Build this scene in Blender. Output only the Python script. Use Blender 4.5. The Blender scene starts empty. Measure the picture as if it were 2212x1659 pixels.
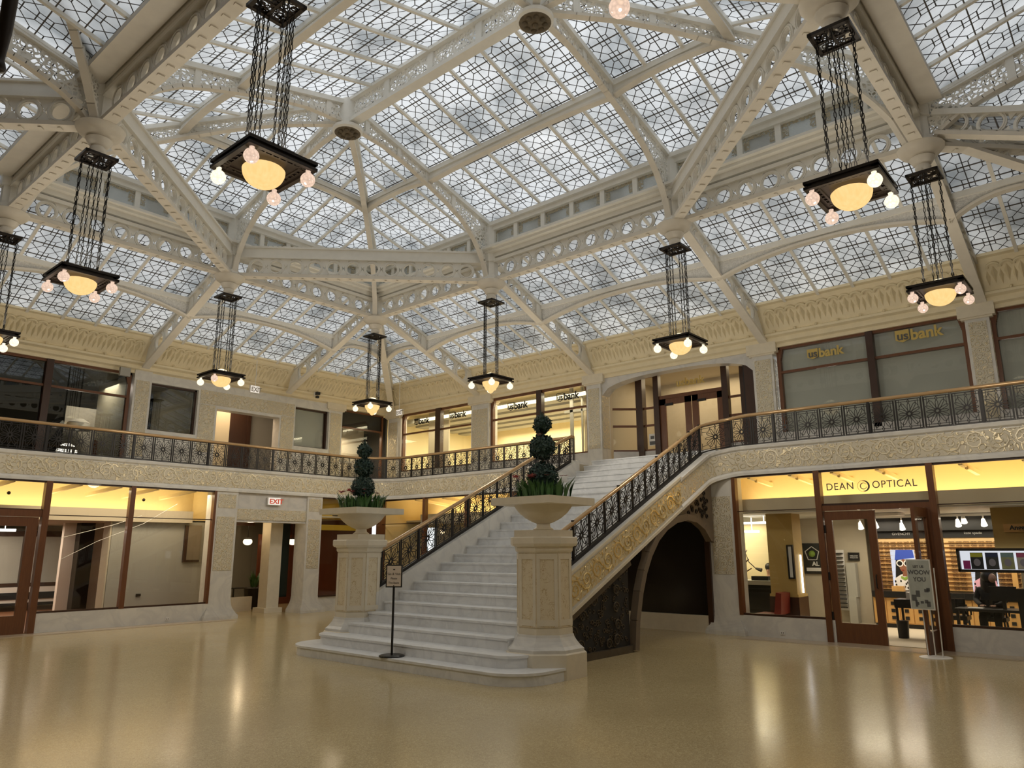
import bpy, math, random
from mathutils import Vector, Matrix
PI = math.pi
SC = bpy.context.scene
COL = SC.collection
random.seed(7)
V = Vector

# ------------------------------------------------------------------ mesh builder
class MB:
    def __init__(s): s.v = []; s.f = []; s.uv = None
    def add(s, vs, fs):
        n = len(s.v); s.v += [tuple(v) for v in vs]; s.f += [tuple(i + n for i in f) for f in fs]; return s
    def box(s, x0, x1, y0, y1, z0, z1):
        return s.add([(x0,y0,z0),(x1,y0,z0),(x1,y1,z0),(x0,y1,z0),(x0,y0,z1),(x1,y0,z1),(x1,y1,z1),(x0,y1,z1)],
                     [(0,3,2,1),(4,5,6,7),(0,1,5,4),(1,2,6,5),(2,3,7,6),(3,0,4,7)])
    def frame_box(s, o, a, b, c):
        # box with centre o and half-axis vectors a, b, c
        o, a, b, c = V(o), V(a), V(b), V(c)
        vs = [o-a-b-c, o+a-b-c, o+a+b-c, o-a+b-c, o-a-b+c, o+a-b+c, o+a+b+c, o-a+b+c]
        return s.add(vs, [(0,3,2,1),(4,5,6,7),(0,1,5,4),(1,2,6,5),(2,3,7,6),(3,0,4,7)])
    def bar(s, p, q, w, h, up=(0,0,1)):
        p, q = V(p), V(q); d = q - p; L = d.length
        if L < 1e-6: return s
        d /= L; up = V(up)
        side = d.cross(up)
        if side.length < 1e-4: side = d.cross(V((1,0,0)))
        side.normalize(); u = side.cross(d)
        return s.frame_box((p+q)/2, d*(L/2), side*(w/2), u*(h/2))
    def prism(s, pts, n):
        # polygon pts (3d) extruded along vector n
        k = len(pts); n = V(n); a = [V(p) for p in pts]
        vs = a + [p + n for p in a]
        fs = [tuple(range(k-1, -1, -1)), tuple(range(k, 2*k))] + [(i, (i+1) % k, k + (i+1) % k, k + i) for i in range(k)]
        return s.add(vs, fs)
    def tube(s, pts, r, n=8, closed=False, cap=True):
        pts = [V(p) for p in pts]; m = len(pts)
        rr = r if isinstance(r, (list, tuple)) else [r]*m
        ref = None; vs = []
        for i, p in enumerate(pts):
            if closed: d = pts[(i+1) % m] - pts[i-1]
            else: d = pts[min(i+1, m-1)] - pts[max(i-1, 0)]
            d.normalize()
            if ref is None:
                ref = d.cross(V((0,0,1)))
                if ref.length < .05: ref = d.cross(V((1,0,0)))
            ref = ref - d*ref.dot(d)
            if ref.length < 1e-5: ref = d.orthogonal()
            ref.normalize(); b = d.cross(ref)
            for k in range(n):
                a = 2*PI*k/n; vs.append(p + (ref*math.cos(a) + b*math.sin(a))*rr[i])
        fs = []
        for i in range(m if closed else m-1):
            j = (i+1) % m
            for k in range(n):
                l = (k+1) % n; fs.append((i*n+k, i*n+l, j*n+l, j*n+k))
        if cap and not closed:
            fs.append(tuple(range(n-1, -1, -1))); fs.append(tuple((m-1)*n + k for k in range(n)))
        return s.add(vs, fs)
    def lathe(s, prof, n=24, c=(0,0,0), phase=0, cap=True, sx=1, sy=1):
        cx, cy, cz = c; vs = []; m = len(prof)
        for r, z in prof:
            for k in range(n):
                a = 2*PI*k/n + phase; vs.append((cx + r*math.cos(a)*sx, cy + r*math.sin(a)*sy, cz + z))
        fs = []
        for i in range(m-1):
            for k in range(n):
                l = (k+1) % n; fs.append((i*n+k, i*n+l, (i+1)*n+l, (i+1)*n+k))
        if cap:
            fs.append(tuple(range(n-1, -1, -1))); fs.append(tuple((m-1)*n + k for k in range(n)))
        return s.add(vs, fs)
    def ball(s, c, r, n=12, m=8, sz=1):
        prof = [(max(r*math.sin(PI*i/m), 1e-4), -r*sz*math.cos(PI*i/m)) for i in range(m+1)]
        return s.lathe(prof, n, c)
    def annulus(s, c, U, W, N, ro, ri, t, n=20):
        # flat ring in plane U,W with thickness t along N, centred
        c, U, W, N = V(c), V(U), V(W), V(N); vs = []
        for k in range(n):
            a = 2*PI*k/n; d = U*math.cos(a) + W*math.sin(a)
            vs += [c + d*ro - N*(t/2), c + d*ro + N*(t/2), c + d*ri + N*(t/2), c + d*ri - N*(t/2)]
        fs = []
        for k in range(n):
            l = (k+1) % n
            for e in range(4): fs.append((k*4+e, l*4+e, l*4+(e+1) % 4, k*4+(e+1) % 4))
        return s.add(vs, fs)
    def sweep(s, prof, path, side_of):
        # profile [(d, z)] swept along path points; side_of(i) gives the horizontal outward unit vector
        m = len(prof); vs = []
        for i, p in enumerate(path):
            o = V(side_of(i))
            for d, z in prof: vs.append(V(p) + o*d + V((0,0,z)))
        fs = []
        for i in range(len(path)-1):
            for k in range(m):
                l = (k+1) % m; fs.append((i*m+k, (i+1)*m+k, (i+1)*m+l, i*m+l))
        fs.append(tuple(range(m))); fs.append(tuple((len(path)-1)*m + k for k in range(m-1, -1, -1)))
        return s.add(vs, fs)

ORG = {}
def smooth(me, ang):
    me.polygons.foreach_set('use_smooth', [True]*len(me.polygons))
    try: me.set_sharp_from_angle(angle=math.radians(ang))
    except Exception: pass
def mesh(name, mb, mat, org=(0,0,0), sm=None):
    me = bpy.data.meshes.new(name)
    o = V(org)
    me.from_pydata([(v[0]-o[0], v[1]-o[1], v[2]-o[2]) for v in mb.v], [], mb.f)
    if mb.uv:
        lay = me.uv_layers.new(name='UVMap'); i = 0
        for p in me.polygons:
            for li in p.loop_indices: lay.data[li].uv = mb.uv[me.loops[li].vertex_index]
    me.materials.append(mat)
    if sm: smooth(me, sm)
    me.update()
    return me
def part(name, mb, mat, parent, sm=None, label=None):
    org = ORG[parent.name]
    o = bpy.data.objects.new(name, mesh(name, mb, mat, org, sm)); COL.objects.link(o)
    o.parent = parent; ORG[o.name] = org
    if label: o['label'] = label
    return o
def mpart(name, me, parent, loc=(0,0,0), rot=(0,0,0), label=None):
    # a part with shared mesh data, loc in the thing's own frame
    o = bpy.data.objects.new(name, me); COL.objects.link(o); o.parent = parent
    o.location = loc; o.rotation_euler = rot; ORG[o.name] = ORG[parent.name]
    if label: o['label'] = label
    return o
def tag(o, label, cat, group=None):
    o['label'] = label; o['category'] = cat
    if group: o['group'] = group
    return o
def thing(name, label, cat, loc=(0,0,0), rz=0, group=None):
    o = bpy.data.objects.new(name, None); COL.objects.link(o); o.empty_display_size = .2
    o.location = loc; o.rotation_euler = (0,0,rz); ORG[o.name] = tuple(loc) if rz == 0 else (0,0,0)
    return tag(o, label, cat, group)
def solo(name, mb, mat, label, cat, group=None, loc=None, sm=None):
    if loc is None:
        n = len(mb.v); loc = (sum(v[0] for v in mb.v)/n, sum(v[1] for v in mb.v)/n, min(v[2] for v in mb.v))
    o = bpy.data.objects.new(name, mesh(name, mb, mat, loc, sm)); COL.objects.link(o)
    o.location = loc; ORG[o.name] = tuple(loc)
    return tag(o, label, cat, group)
def struct(name, mb, mat, sm=None, parent=None):
    if parent: return part(name, mb, mat, parent, sm)
    o = bpy.data.objects.new(name, mesh(name, mb, mat, (0,0,0), sm)); COL.objects.link(o)
    o['kind'] = 'structure'; ORG[o.name] = (0,0,0)
    return o
def srtoot(name):
    o = bpy.data.objects.new(name, None); COL.objects.link(o); o['kind'] = 'structure'; ORG[o.name] = (0,0,0); return o
def dup(root, loc, rz=None, label=None, group=None):
    r = root.copy(); COL.objects.link(r); r.location = loc
    if rz is not None: r.rotation_euler = (0,0,rz)
    if label: r['label'] = label
    if group: r['group'] = group
    for ch in list(root.children):
        c = ch.copy(); COL.objects.link(c); c.parent = r
        for g in ch.children:
            d = g.copy(); COL.objects.link(d); d.parent = c
    ORG[r.name] = (0,0,0)
    return r

# ------------------------------------------------------------------ materials
def newmat(name):
    m = bpy.data.materials.new(name); m.use_nodes = True
    nt = m.node_tree; nt.nodes.clear()
    out = nt.nodes.new('ShaderNodeOutputMaterial')
    return m, nt, out
def N(nt, t, **kw):
    n = nt.nodes.new(t)
    for k, v in kw.items():
        if k.startswith('i_'):
            n.inputs[int(k[2:])].default_value = v
        else: setattr(n, k, v)
    return n
def L(nt, a, b): nt.links.new(a, b)
def math_(nt, op, a, b=None, c=None):
    n = nt.nodes.new('ShaderNodeMath'); n.operation = op
    for i, x in enumerate((a, b, c)):
        if x is None: continue
        if isinstance(x, (int, float)): n.inputs[i].default_value = x
        else: L(nt, x, n.inputs[i])
    return n.outputs[0]
def mixc(nt, fac, a, b):
    n = nt.nodes.new('ShaderNodeMix'); n.data_type = 'RGBA'
    for i, x in ((0, fac), (6, a), (7, b)):
        if isinstance(x, (int, float)): n.inputs[i].default_value = x
        elif isinstance(x, tuple): n.inputs[i].default_value = (*x, 1)
        else: L(nt, x, n.inputs[i])
    return n.outputs[2]
def ramp(nt, fac, stops):
    n = nt.nodes.new('ShaderNodeValToRGB'); cr = n.color_ramp
    while len(cr.elements) < len(stops): cr.elements.new(.5)
    for e, (p, c) in zip(cr.elements, stops):
        e.position = p; e.color = (*c, 1) if isinstance(c, tuple) else (c, c, c, 1)
    L(nt, fac, n.inputs[0]); return n.outputs[0]
def pbsdf(nt, out, base=None, rough=.5, metal=0, spec=.5, coat=0):
    b = nt.nodes.new('ShaderNodeBsdfPrincipled')
    if isinstance(base, tuple): b.inputs['Base Color'].default_value = (*base, 1)
    elif base is not None: L(nt, base, b.inputs['Base Color'])
    for nm, x in (('Roughness', rough), ('Metallic', metal), ('Specular IOR Level', spec), ('Coat Weight', coat)):
        if isinstance(x, (int, float)): b.inputs[nm].default_value = x
        else: L(nt, x, b.inputs[nm])
    L(nt, b.outputs[0], out.inputs[0]); return b
def bump(nt, b, h, strength=.3, dist=.02):
    n = nt.nodes.new('ShaderNodeBump'); n.inputs['Strength'].default_value = strength; n.inputs['Distance'].default_value = dist
    L(nt, h, n.inputs['Height']); L(nt, n.outputs[0], b.inputs['Normal'])
def simple(name, base, rough=.5, metal=0, spec=.5, var=.0, vscale=3., coat=0, bmp=0, bscale=30):
    m, nt, out = newmat(name)
    if var or bmp:
        tc = N(nt, 'ShaderNodeTexCoord')
    if var:
        nz = N(nt, 'ShaderNodeTexNoise'); nz.inputs['Scale'].default_value = vscale; nz.inputs['Detail'].default_value = 5
        L(nt, tc.outputs['Object'], nz.inputs['Vector'])
        base = mixc(nt, nz.outputs[0], tuple(c*(1-var) for c in base), tuple(min(1, c*(1+var)) for c in base))
    b = pbsdf(nt, out, base, rough, metal, spec, coat)
    if bmp:
        n2 = N(nt, 'ShaderNodeTexNoise'); n2.inputs['Scale'].default_value = bscale
        L(nt, tc.outputs['Object'], n2.inputs['Vector']); bump(nt, b, n2.outputs[0], bmp)
    return m
def emit(name, col, strength):
    m, nt, out = newmat(name)
    e = N(nt, 'ShaderNodeEmission'); e.inputs[0].default_value = (*col, 1); e.inputs[1].default_value = strength
    L(nt, e.outputs[0], out.inputs[0]); return m
def wood(name, dark, light, rough=.35, scale=4.):
    m, nt, out = newmat(name)
    tc = N(nt, 'ShaderNodeTexCoord'); mp = N(nt, 'ShaderNodeMapping'); mp.inputs['Scale'].default_value = (8, 8, .7)
    L(nt, tc.outputs['Object'], mp.inputs[0])
    nz = N(nt, 'ShaderNodeTexNoise'); nz.inputs['Scale'].default_value = scale; nz.inputs['Detail'].default_value = 6
    L(nt, mp.outputs[0], nz.inputs['Vector'])
    c = mixc(nt, nz.outputs[0], dark, light)
    pbsdf(nt, out, c, rough, 0, .5, .15); return m
def marble(name, base, vein, rough=.3, vs=1.2, amt=.5, joint=None):
    m, nt, out = newmat(name)
    tc = N(nt, 'ShaderNodeTexCoord')
    nz = N(nt, 'ShaderNodeTexNoise'); nz.inputs['Scale'].default_value = vs; nz.inputs['Detail'].default_value = 8; nz.inputs['Distortion'].default_value = 1.5
    L(nt, tc.outputs['Object'], nz.inputs['Vector'])
    f = ramp(nt, nz.outputs[0], [(.40, 0.), (.5, amt), (.60, 0.)])
    n2 = N(nt, 'ShaderNodeTexNoise'); n2.inputs['Scale'].default_value = 3
    L(nt, tc.outputs['Object'], n2.inputs['Vector'])
    b0 = mixc(nt, n2.outputs[0], tuple(c*.93 for c in base), tuple(min(1, c*1.05) for c in base))
    c = mixc(nt, f, b0, vein)
    pbsdf(nt, out, c, rough, 0, .5); return m
def ornament(name, ground, gold, cell=2.6, freq=26., thr=.35, metal=.75, rough=.35, bs=.6, warp=.25):
    # incised scroll ornament: rings inside warped voronoi cells, gilded
    m, nt, out = newmat(name)
    tc = N(nt, 'ShaderNodeTexCoord')
    nz = N(nt, 'ShaderNodeTexNoise'); nz.inputs['Scale'].default_value = 2.2; nz.inputs['Detail'].default_value = 3
    L(nt, tc.outputs['Object'], nz.inputs['Vector'])
    add = N(nt, 'ShaderNodeVectorMath', operation='MULTIPLY_ADD'); add.inputs[1].default_value = (warp, warp, warp)
    L(nt, nz.outputs['Color'], add.inputs[0]); L(nt, tc.outputs['Object'], add.inputs[2])
    vo = N(nt, 'ShaderNodeTexVoronoi'); vo.inputs['Scale'].default_value = cell; vo.inputs['Randomness'].default_value = .7
    L(nt, add.outputs[0], vo.inputs['Vector'])
    w = math_(nt, 'SINE', math_(nt, 'MULTIPLY', vo.outputs['Distance'], freq))
    n2 = N(nt, 'ShaderNodeTexNoise'); n2.inputs['Scale'].default_value = 9; n2.inputs['Detail'].default_value = 4
    L(nt, tc.outputs['Object'], n2.inputs['Vector'])
    h = math_(nt, 'ADD', w, math_(nt, 'MULTIPLY', math_(nt, 'SUBTRACT', n2.outputs[0], .5), 3.2))
    k = N(nt, 'ShaderNodeMapRange'); k.inputs[1].default_value = thr; k.inputs[2].default_value = thr + .45; k.clamp = True
    L(nt, h, k.inputs[0]); k = k.outputs[0]
    c = mixc(nt, k, ground, gold)
    b = pbsdf(nt, out, c, math_(nt, 'SUBTRACT', .6, math_(nt, 'MULTIPLY', k, .6 - rough)), math_(nt, 'MULTIPLY', k, metal), .5)
    bump(nt, b, k, bs, .03)
    return m
def lace(name, base, scale=11., hole=.12):
    # pierced scroll plate: real holes through the plate
    m, nt, out = newmat(name)
    tc = N(nt, 'ShaderNodeTexCoord')
    nz = N(nt, 'ShaderNodeTexNoise'); nz.inputs['Scale'].default_value = 6
    L(nt, tc.outputs['Object'], nz.inputs['Vector'])
    add = N(nt, 'ShaderNodeVectorMath', operation='MULTIPLY_ADD'); add.inputs[1].default_value = (.12, .12, .12)
    L(nt, nz.outputs['Color'], add.inputs[0]); L(nt, tc.outputs['Object'], add.inputs[2])
    vo = N(nt, 'ShaderNodeTexVoronoi', feature='DISTANCE_TO_EDGE'); vo.inputs['Scale'].default_value = scale
    L(nt, add.outputs[0], vo.inputs['Vector'])
    k = math_(nt, 'GREATER_THAN', vo.outputs['Distance'], hole)
    b = N(nt, 'ShaderNodeBsdfPrincipled'); b.inputs['Base Color'].default_value = (*base, 1); b.inputs['Roughness'].default_value = .6
    t = N(nt, 'ShaderNodeBsdfTransparent'); mx = N(nt, 'ShaderNodeMixShader')
    L(nt, k, mx.inputs[0]); L(nt, b.outputs[0], mx.inputs[1]); L(nt, t.outputs[0], mx.inputs[2]); L(nt, mx.outputs[0], out.inputs[0])
    return m
def pane(name, tint=(.95,.97,.95), refl=.12, rough=.0):
    m, nt, out = newmat(name)
    t = N(nt, 'ShaderNodeBsdfTransparent'); t.inputs[0].default_value = (*tint, 1)
    g = N(nt, 'ShaderNodeBsdfGlossy'); g.inputs['Roughness'].default_value = rough; g.inputs[0].default_value = (.9,.9,.9,1)
    lw = N(nt, 'ShaderNodeLayerWeight'); lw.inputs[0].default_value = .5
    fr = math_(nt, 'ADD', refl, math_(nt, 'MULTIPLY', math_(nt, 'POWER', lw.outputs['Facing'], 5.), .8))
    mx = N(nt, 'ShaderNodeMixShader')
    L(nt, math_(nt, 'MINIMUM', fr, 1.), mx.inputs[0])
    L(nt, t.outputs[0], mx.inputs[1]); L(nt, g.outputs[0], mx.inputs[2]); L(nt, mx.outputs[0], out.inputs[0])
    return m
def leaded(name):
    # textured white glass in lead cames: squares, crossings and small corner squares; UV counts cells
    m, nt, out = newmat(name)
    uv = N(nt, 'ShaderNodeUVMap'); sp = N(nt, 'ShaderNodeSeparateXYZ'); L(nt, uv.outputs[0], sp.inputs[0])
    def fold(x):
        f = math_(nt, 'FRACT', x); return math_(nt, 'ABSOLUTE', math_(nt, 'SUBTRACT', math_(nt, 'MULTIPLY', f, 2.), 1.))
    u, v = fold(sp.outputs[0]), fold(sp.outputs[1])
    a, w = .50, .044
    lt = lambda x, y: math_(nt, 'LESS_THAN', x, y)
    gt = lambda x, y: math_(nt, 'GREATER_THAN', x, y)
    mul = lambda x, y: math_(nt, 'MULTIPLY', x, y)
    absd = lambda x, y: math_(nt, 'ABSOLUTE', math_(nt, 'SUBTRACT', x, y))
    edge = gt(math_(nt, 'MAXIMUM', u, v), 1 - w*1.15)
    diag = mul(lt(math_(nt, 'MAXIMUM', u, v), a), lt(absd(u, v), w*1.3))
    sq1 = mul(gt(u, a - w), lt(absd(v, a), w)); sq2 = mul(gt(v, a - w), lt(absd(u, a), w))
    line = math_(nt, 'MAXIMUM', math_(nt, 'MAXIMUM', edge, diag), math_(nt, 'MAXIMUM', sq1, sq2))
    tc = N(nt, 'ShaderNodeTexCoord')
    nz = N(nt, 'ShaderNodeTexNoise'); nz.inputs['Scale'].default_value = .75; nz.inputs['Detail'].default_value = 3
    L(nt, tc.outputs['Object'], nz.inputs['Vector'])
    # individual panes differ a little; soft grey patches paint shade of the buildings above into the glass
    fl = N(nt, 'ShaderNodeVectorMath', operation='FLOOR'); L(nt, uv.outputs[0], fl.inputs[0])
    wn = N(nt, 'ShaderNodeTexWhiteNoise'); wn.noise_dimensions = '2D'; L(nt, fl.outputs[0], wn.inputs[0])
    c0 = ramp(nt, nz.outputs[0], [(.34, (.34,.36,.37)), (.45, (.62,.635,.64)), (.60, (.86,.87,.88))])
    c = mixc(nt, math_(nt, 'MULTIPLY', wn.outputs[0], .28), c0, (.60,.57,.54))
    tr = N(nt, 'ShaderNodeBsdfTranslucent'); L(nt, c, tr.inputs[0])
    gl = N(nt, 'ShaderNodeBsdfGlossy'); gl.inputs['Roughness'].default_value = .25; gl.inputs[0].default_value = (.8,.8,.8,1)
    m1 = N(nt, 'ShaderNodeMixShader'); m1.inputs[0].default_value = .06
    L(nt, tr.outputs[0], m1.inputs[1]); L(nt, gl.outputs[0], m1.inputs[2])
    lead = N(nt, 'ShaderNodeBsdfPrincipled'); lead.inputs['Base Color'].default_value = (.07,.07,.075,1); lead.inputs['Roughness'].default_value = .5
    m2 = N(nt, 'ShaderNodeMixShader'); L(nt, line, m2.inputs[0]); L(nt, m1.outputs[0], m2.inputs[1]); L(nt, lead.outputs[0], m2.inputs[2])
    L(nt, m2.outputs[0], out.inputs[0]); return m

M = {}
M['iron'] = simple('cream_painted_iron', (.84,.82,.76), .55, var=.08, vscale=5)
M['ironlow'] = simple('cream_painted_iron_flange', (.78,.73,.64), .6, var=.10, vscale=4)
M['lace'] = lace('pierced_iron_lace', (.84,.82,.76))
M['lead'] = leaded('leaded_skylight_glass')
M['frieze'] = simple('ochre_plaster', (.86,.76,.54), .7, var=.10, vscale=4, bmp=.35, bscale=22)
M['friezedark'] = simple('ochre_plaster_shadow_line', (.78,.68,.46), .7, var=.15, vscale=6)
M['marble'] = marble('white_marble', (.74,.72,.67), (.52,.51,.50), .35, 1.1, .4)
M['marblestep'] = marble('white_marble_steps', (.86,.87,.87), (.60,.61,.63), .32, 1.5, .35)
M['marblegrey'] = marble('grey_marble', (.68,.66,.63), (.50,.50,.50), .35, 1.4, .5)
M['orn'] = ornament('gilded_scroll_marble', (.66,.60,.47), (.86,.74,.50), cell=4.2, freq=22, thr=.5, metal=.45, rough=.35, bs=.9)
M['ornfine'] = ornament('fine_gilded_marble', (.66,.60,.47), (.88,.76,.52), cell=7, freq=22, thr=.5, metal=.45, bs=.9)
M['orngold'] = ornament('bright_gilded_marble', (.70,.59,.37), (.92,.74,.40), cell=4.2, freq=22, thr=.5, metal=.6, rough=.3, bs=.9)  # gilded marble for the stringers, with the warm light there put into its colour
M['stone'] = ornament('cream_fossil_limestone', (.76,.66,.47), (.58,.44,.24), cell=26, freq=12, thr=.75, metal=0, rough=.6, bs=.25)
M['stoneplain'] = simple('cream_limestone', (.76,.69,.55), .5, var=.10, vscale=6, bmp=.08)
M['bronze'] = simple('dark_bronze', (.018,.012,.008), .4, .3, var=.4, vscale=12)
M['grille'] = simple('brown_bronze_grille', (.10,.078,.05), .5, .4, var=.3, vscale=8)
M['blackiron'] = simple('black_iron', (.022,.019,.018), .5, .3)
M['chain'] = simple('black_chain', (.012,.011,.010), .8)
M['handrail'] = simple('polished_brass_oak_rail', (.52,.34,.17), .25, .35, var=.15, vscale=3)
M['wood'] = wood('mahogany', (.10,.035,.014), (.20,.075,.026))
M['wooddark'] = wood('dark_mahogany', (.035,.014,.008), (.06,.025,.012))
M['maple'] = wood('honey_maple', (.55,.30,.09), (.70,.42,.15), .4, 2)
M['pane'] = pane('window_glass', (.97,.98,.97), refl=.025)
M['panerefl'] = pane('dark_window_glass', (.6,.63,.6), .07)
M['black'] = simple('black_lacquer', (.012,.012,.012), .35)
M['blackcloth'] = simple('black_cloth', (.018,.018,.02), .9)
M['white'] = simple('white_paint', (.78,.76,.72), .5)
M['cream'] = simple('cream_wall_paint', (.72,.62,.42), .7)
M['beige'] = simple('beige_wall_paint', (.55,.49,.38), .7)
M['ochrewall'] = simple('ochre_wall_paint', (.48,.33,.11), .7)
M['greywall'] = simple('grey_wall_paint', (.38,.37,.33), .7)
M['blind'] = simple('grey_window_film', (.42,.425,.385), .5, var=.12, vscale=1.2)
M['dark'] = simple('dark_interior', (.02,.018,.016), .8)
M['red'] = simple('oxblood_leather', (.20,.025,.015), .4)
M['skin'] = simple('skin', (.45,.26,.18), .55)
M['hair'] = simple('black_hair', (.012,.010,.010), .5)
# ------------------------------------------------------------------ camera
cam = bpy.data.cameras.new('camera'); co = bpy.data.objects.new('camera', cam); COL.objects.link(co)
cam.sensor_width = 36; cam.lens = 25.9107
_p, _y, _r = 0.2201853, 0.7118283, -0.0025319
_f = V((math.cos(_p)*math.cos(_y), math.cos(_p)*math.sin(_y), math.sin(_p)))
_s = _f.cross(V((0,0,1))).normalized(); _u = _s.cross(_f)
_s2 = _s*math.cos(_r) + _u*math.sin(_r); _u2 = -_s*math.sin(_r) + _u*math.cos(_r)
co.matrix_world = Matrix(((_s2.x,_u2.x,-_f.x,0),(_s2.y,_u2.y,-_f.y,0),(_s2.z,_u2.z,-_f.z,2.15),(0,0,0,1)))
SC.camera = co

A, B = 18.64, 22.98          # ground-floor storefront planes
UX, UY = 20.9, 25.4          # upper-floor wall planes
FZ, MZ = 4.01, 4.85
MF = 4.79                    # top of the balcony face          # balcony soffit and balcony floor
XS = [4.5, 10.157, 15.63]; YS = [2.56, 8.12, 14.31, 19.80]

# ------------------------------------------------------------------ floor
def floor_material():
    m, nt, out = newmat('cream_mosaic_floor')
    tc = N(nt, 'ShaderNodeTexCoord')
    vo = N(nt, 'ShaderNodeTexVoronoi'); vo.inputs['Scale'].default_value = 42
    L(nt, tc.outputs['Object'], vo.inputs['Vector'])
    sp = N(nt, 'ShaderNodeSeparateColor'); L(nt, vo.outputs['Color'], sp.inputs[0])
    c1 = mixc(nt, sp.outputs[0], (.54,.43,.23), (.68,.56,.32))
    ve = N(nt, 'ShaderNodeTexVoronoi', feature='DISTANCE_TO_EDGE'); ve.inputs['Scale'].default_value = 42
    L(nt, tc.outputs['Object'], ve.inputs['Vector'])
    g = N(nt, 'ShaderNodeMapRange'); g.inputs[1].default_value = .02; g.inputs[2].default_value = .08
    L(nt, ve.outputs['Distance'], g.inputs[0])
    c2 = mixc(nt, g.outputs[0], (.40,.31,.16), c1)
    nz = N(nt, 'ShaderNodeTexNoise'); nz.inputs['Scale'].default_value = .5; nz.inputs['Detail'].default_value = 6
    L(nt, tc.outputs['Object'], nz.inputs['Vector'])
    c3 = mixc(nt, math_(nt, 'MULTIPLY', ramp(nt, nz.outputs[0], [(.42, 0.), (.62, 1.)]), .35), c2, (.40,.31,.16))
    rgh = math_(nt, 'ADD', .12, math_(nt, 'MULTIPLY', nz.outputs[0], .12))
    b = pbsdf(nt, out, c3, rgh, 0, .5)
    n2 = N(nt, 'ShaderNodeTexNoise'); n2.inputs['Scale'].default_value = 7; n2.inputs['Detail'].default_value = 3
    L(nt, tc.outputs['Object'], n2.inputs['Vector']); bump(nt, b, n2.outputs[0], .06, .01)
    return m
M['floor'] = floor_material()
struct('floor', MB().box(-6, 34, -9, 38, -.2, 0), M['floor'])
M['border'] = simple('pinkish_marble_border', (.50,.41,.30), .25, var=.2, vscale=2.5)
struct('trim_1', MB().box(18.0, A, -6, 8.2, 0, .006).box(17.86, 17.93, -6, 8.2, 0, .006), M['border'])
struct('trim_2', MB().box(-2, 12.6, B-.55, B, 0, .006).box(-2, 12.6, B-.72, B-.64, 0, .006), M['border'])

# ------------------------------------------------------------------ roof
IZ0, IZ1 = 10.02, 10.74
def ring_web(mb, p, q, z0, z1, t=.06, ro=None, margin=.28):
    # row of rings between two chords; p, q are 3d points on the lower chord line, z1-z0 the clear height
    p, q = V(p), V(q); d = q - p; Ln = d.length; d.normalize()
    W = V((0,0,1)); W = (W - d*W.dot(d)).normalized(); Nn = d.cross(W)
    h = z1 - z0; ro = ro or h/2
    n = max(1, int((Ln - 2*margin)/(ro*2.12))); step = (Ln - 2*margin)/n
    for i in range(n):
        c = p + d*(margin + step*(i+.5)) + W*(h/2)
        mb.annulus(c, d, W, Nn, ro, ro*.70, t, 20)
        mb.annulus(c, d, W, Nn, ro*.86, ro*.78, t*1.6, 20)
        if i < n-1:
            m = c + d*(step/2)
            for sgn in (1, -1):
                tri = [m + W*(sgn*h*.5) - d*(ro*.62), m + W*(sgn*h*.5) + d*(ro*.62), m + W*(sgn*h*.02)]
                mb.prism([x - Nn*(t*.3) for x in tri], Nn*(t*.6))
    return mb
def girder(name, p, q, lab, deep=False):
    p, q = V((*p, 0)), V((*q, 0)); d = (q-p).normalized(); p2, q2 = p + d*.2, q - d*.2
    g = thing(name, lab, 'girder', ((p.x+q.x)/2, (p.y+q.y)/2, IZ0), group=None)
    part('web', ring_web(MB(), p2 + V((0,0,10.13)), q2 + V((0,0,10.13)), 0, .50), M['iron'], g)
    lo = MB().bar(p2 + V((0,0,10.08)), q2 + V((0,0,10.08)), .25, .09)
    lo.bar(p2 + V((0,0,10.14)), q2 + V((0,0,10.14)), .12, .05)
    n = int((q2-p2).length/.35)
    for i in range(n):
        c = p2 + (q2-p2)*((i+.5)/n) + V((0,0,10.015)); s = d.cross(V((0,0,1)))
        lo.frame_box(c, d*.03, s*.06, V((0,0,.006)))
    part('lower_flange', lo, M['ironlow'], g)
    up = MB().bar(p2 + V((0,0,10.68)), q2 + V((0,0,10.68)), .22, .10)
    if deep:
        up.bar(p2 + V((0,0,10.84)), q2 + V((0,0,10.84)), .16, .26)
        s = d.cross(V((0,0,1)))
        m = int((q2-p2).length/.14)
        for i in range(m):
            c = p2 + (q2-p2)*((i+.5)/m) + V((0,0,11.0)); up.frame_box(c, d*.045, s*.03, V((0,0,.04)))
        up.bar(p2 + V((0,0,10.96)), q2 + V((0,0,10.96)), .26, .05)
    part('upper_flange', up, M['iron'], g)
    return g
def nd(i, j): return (XS[i], YS[j])
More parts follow.
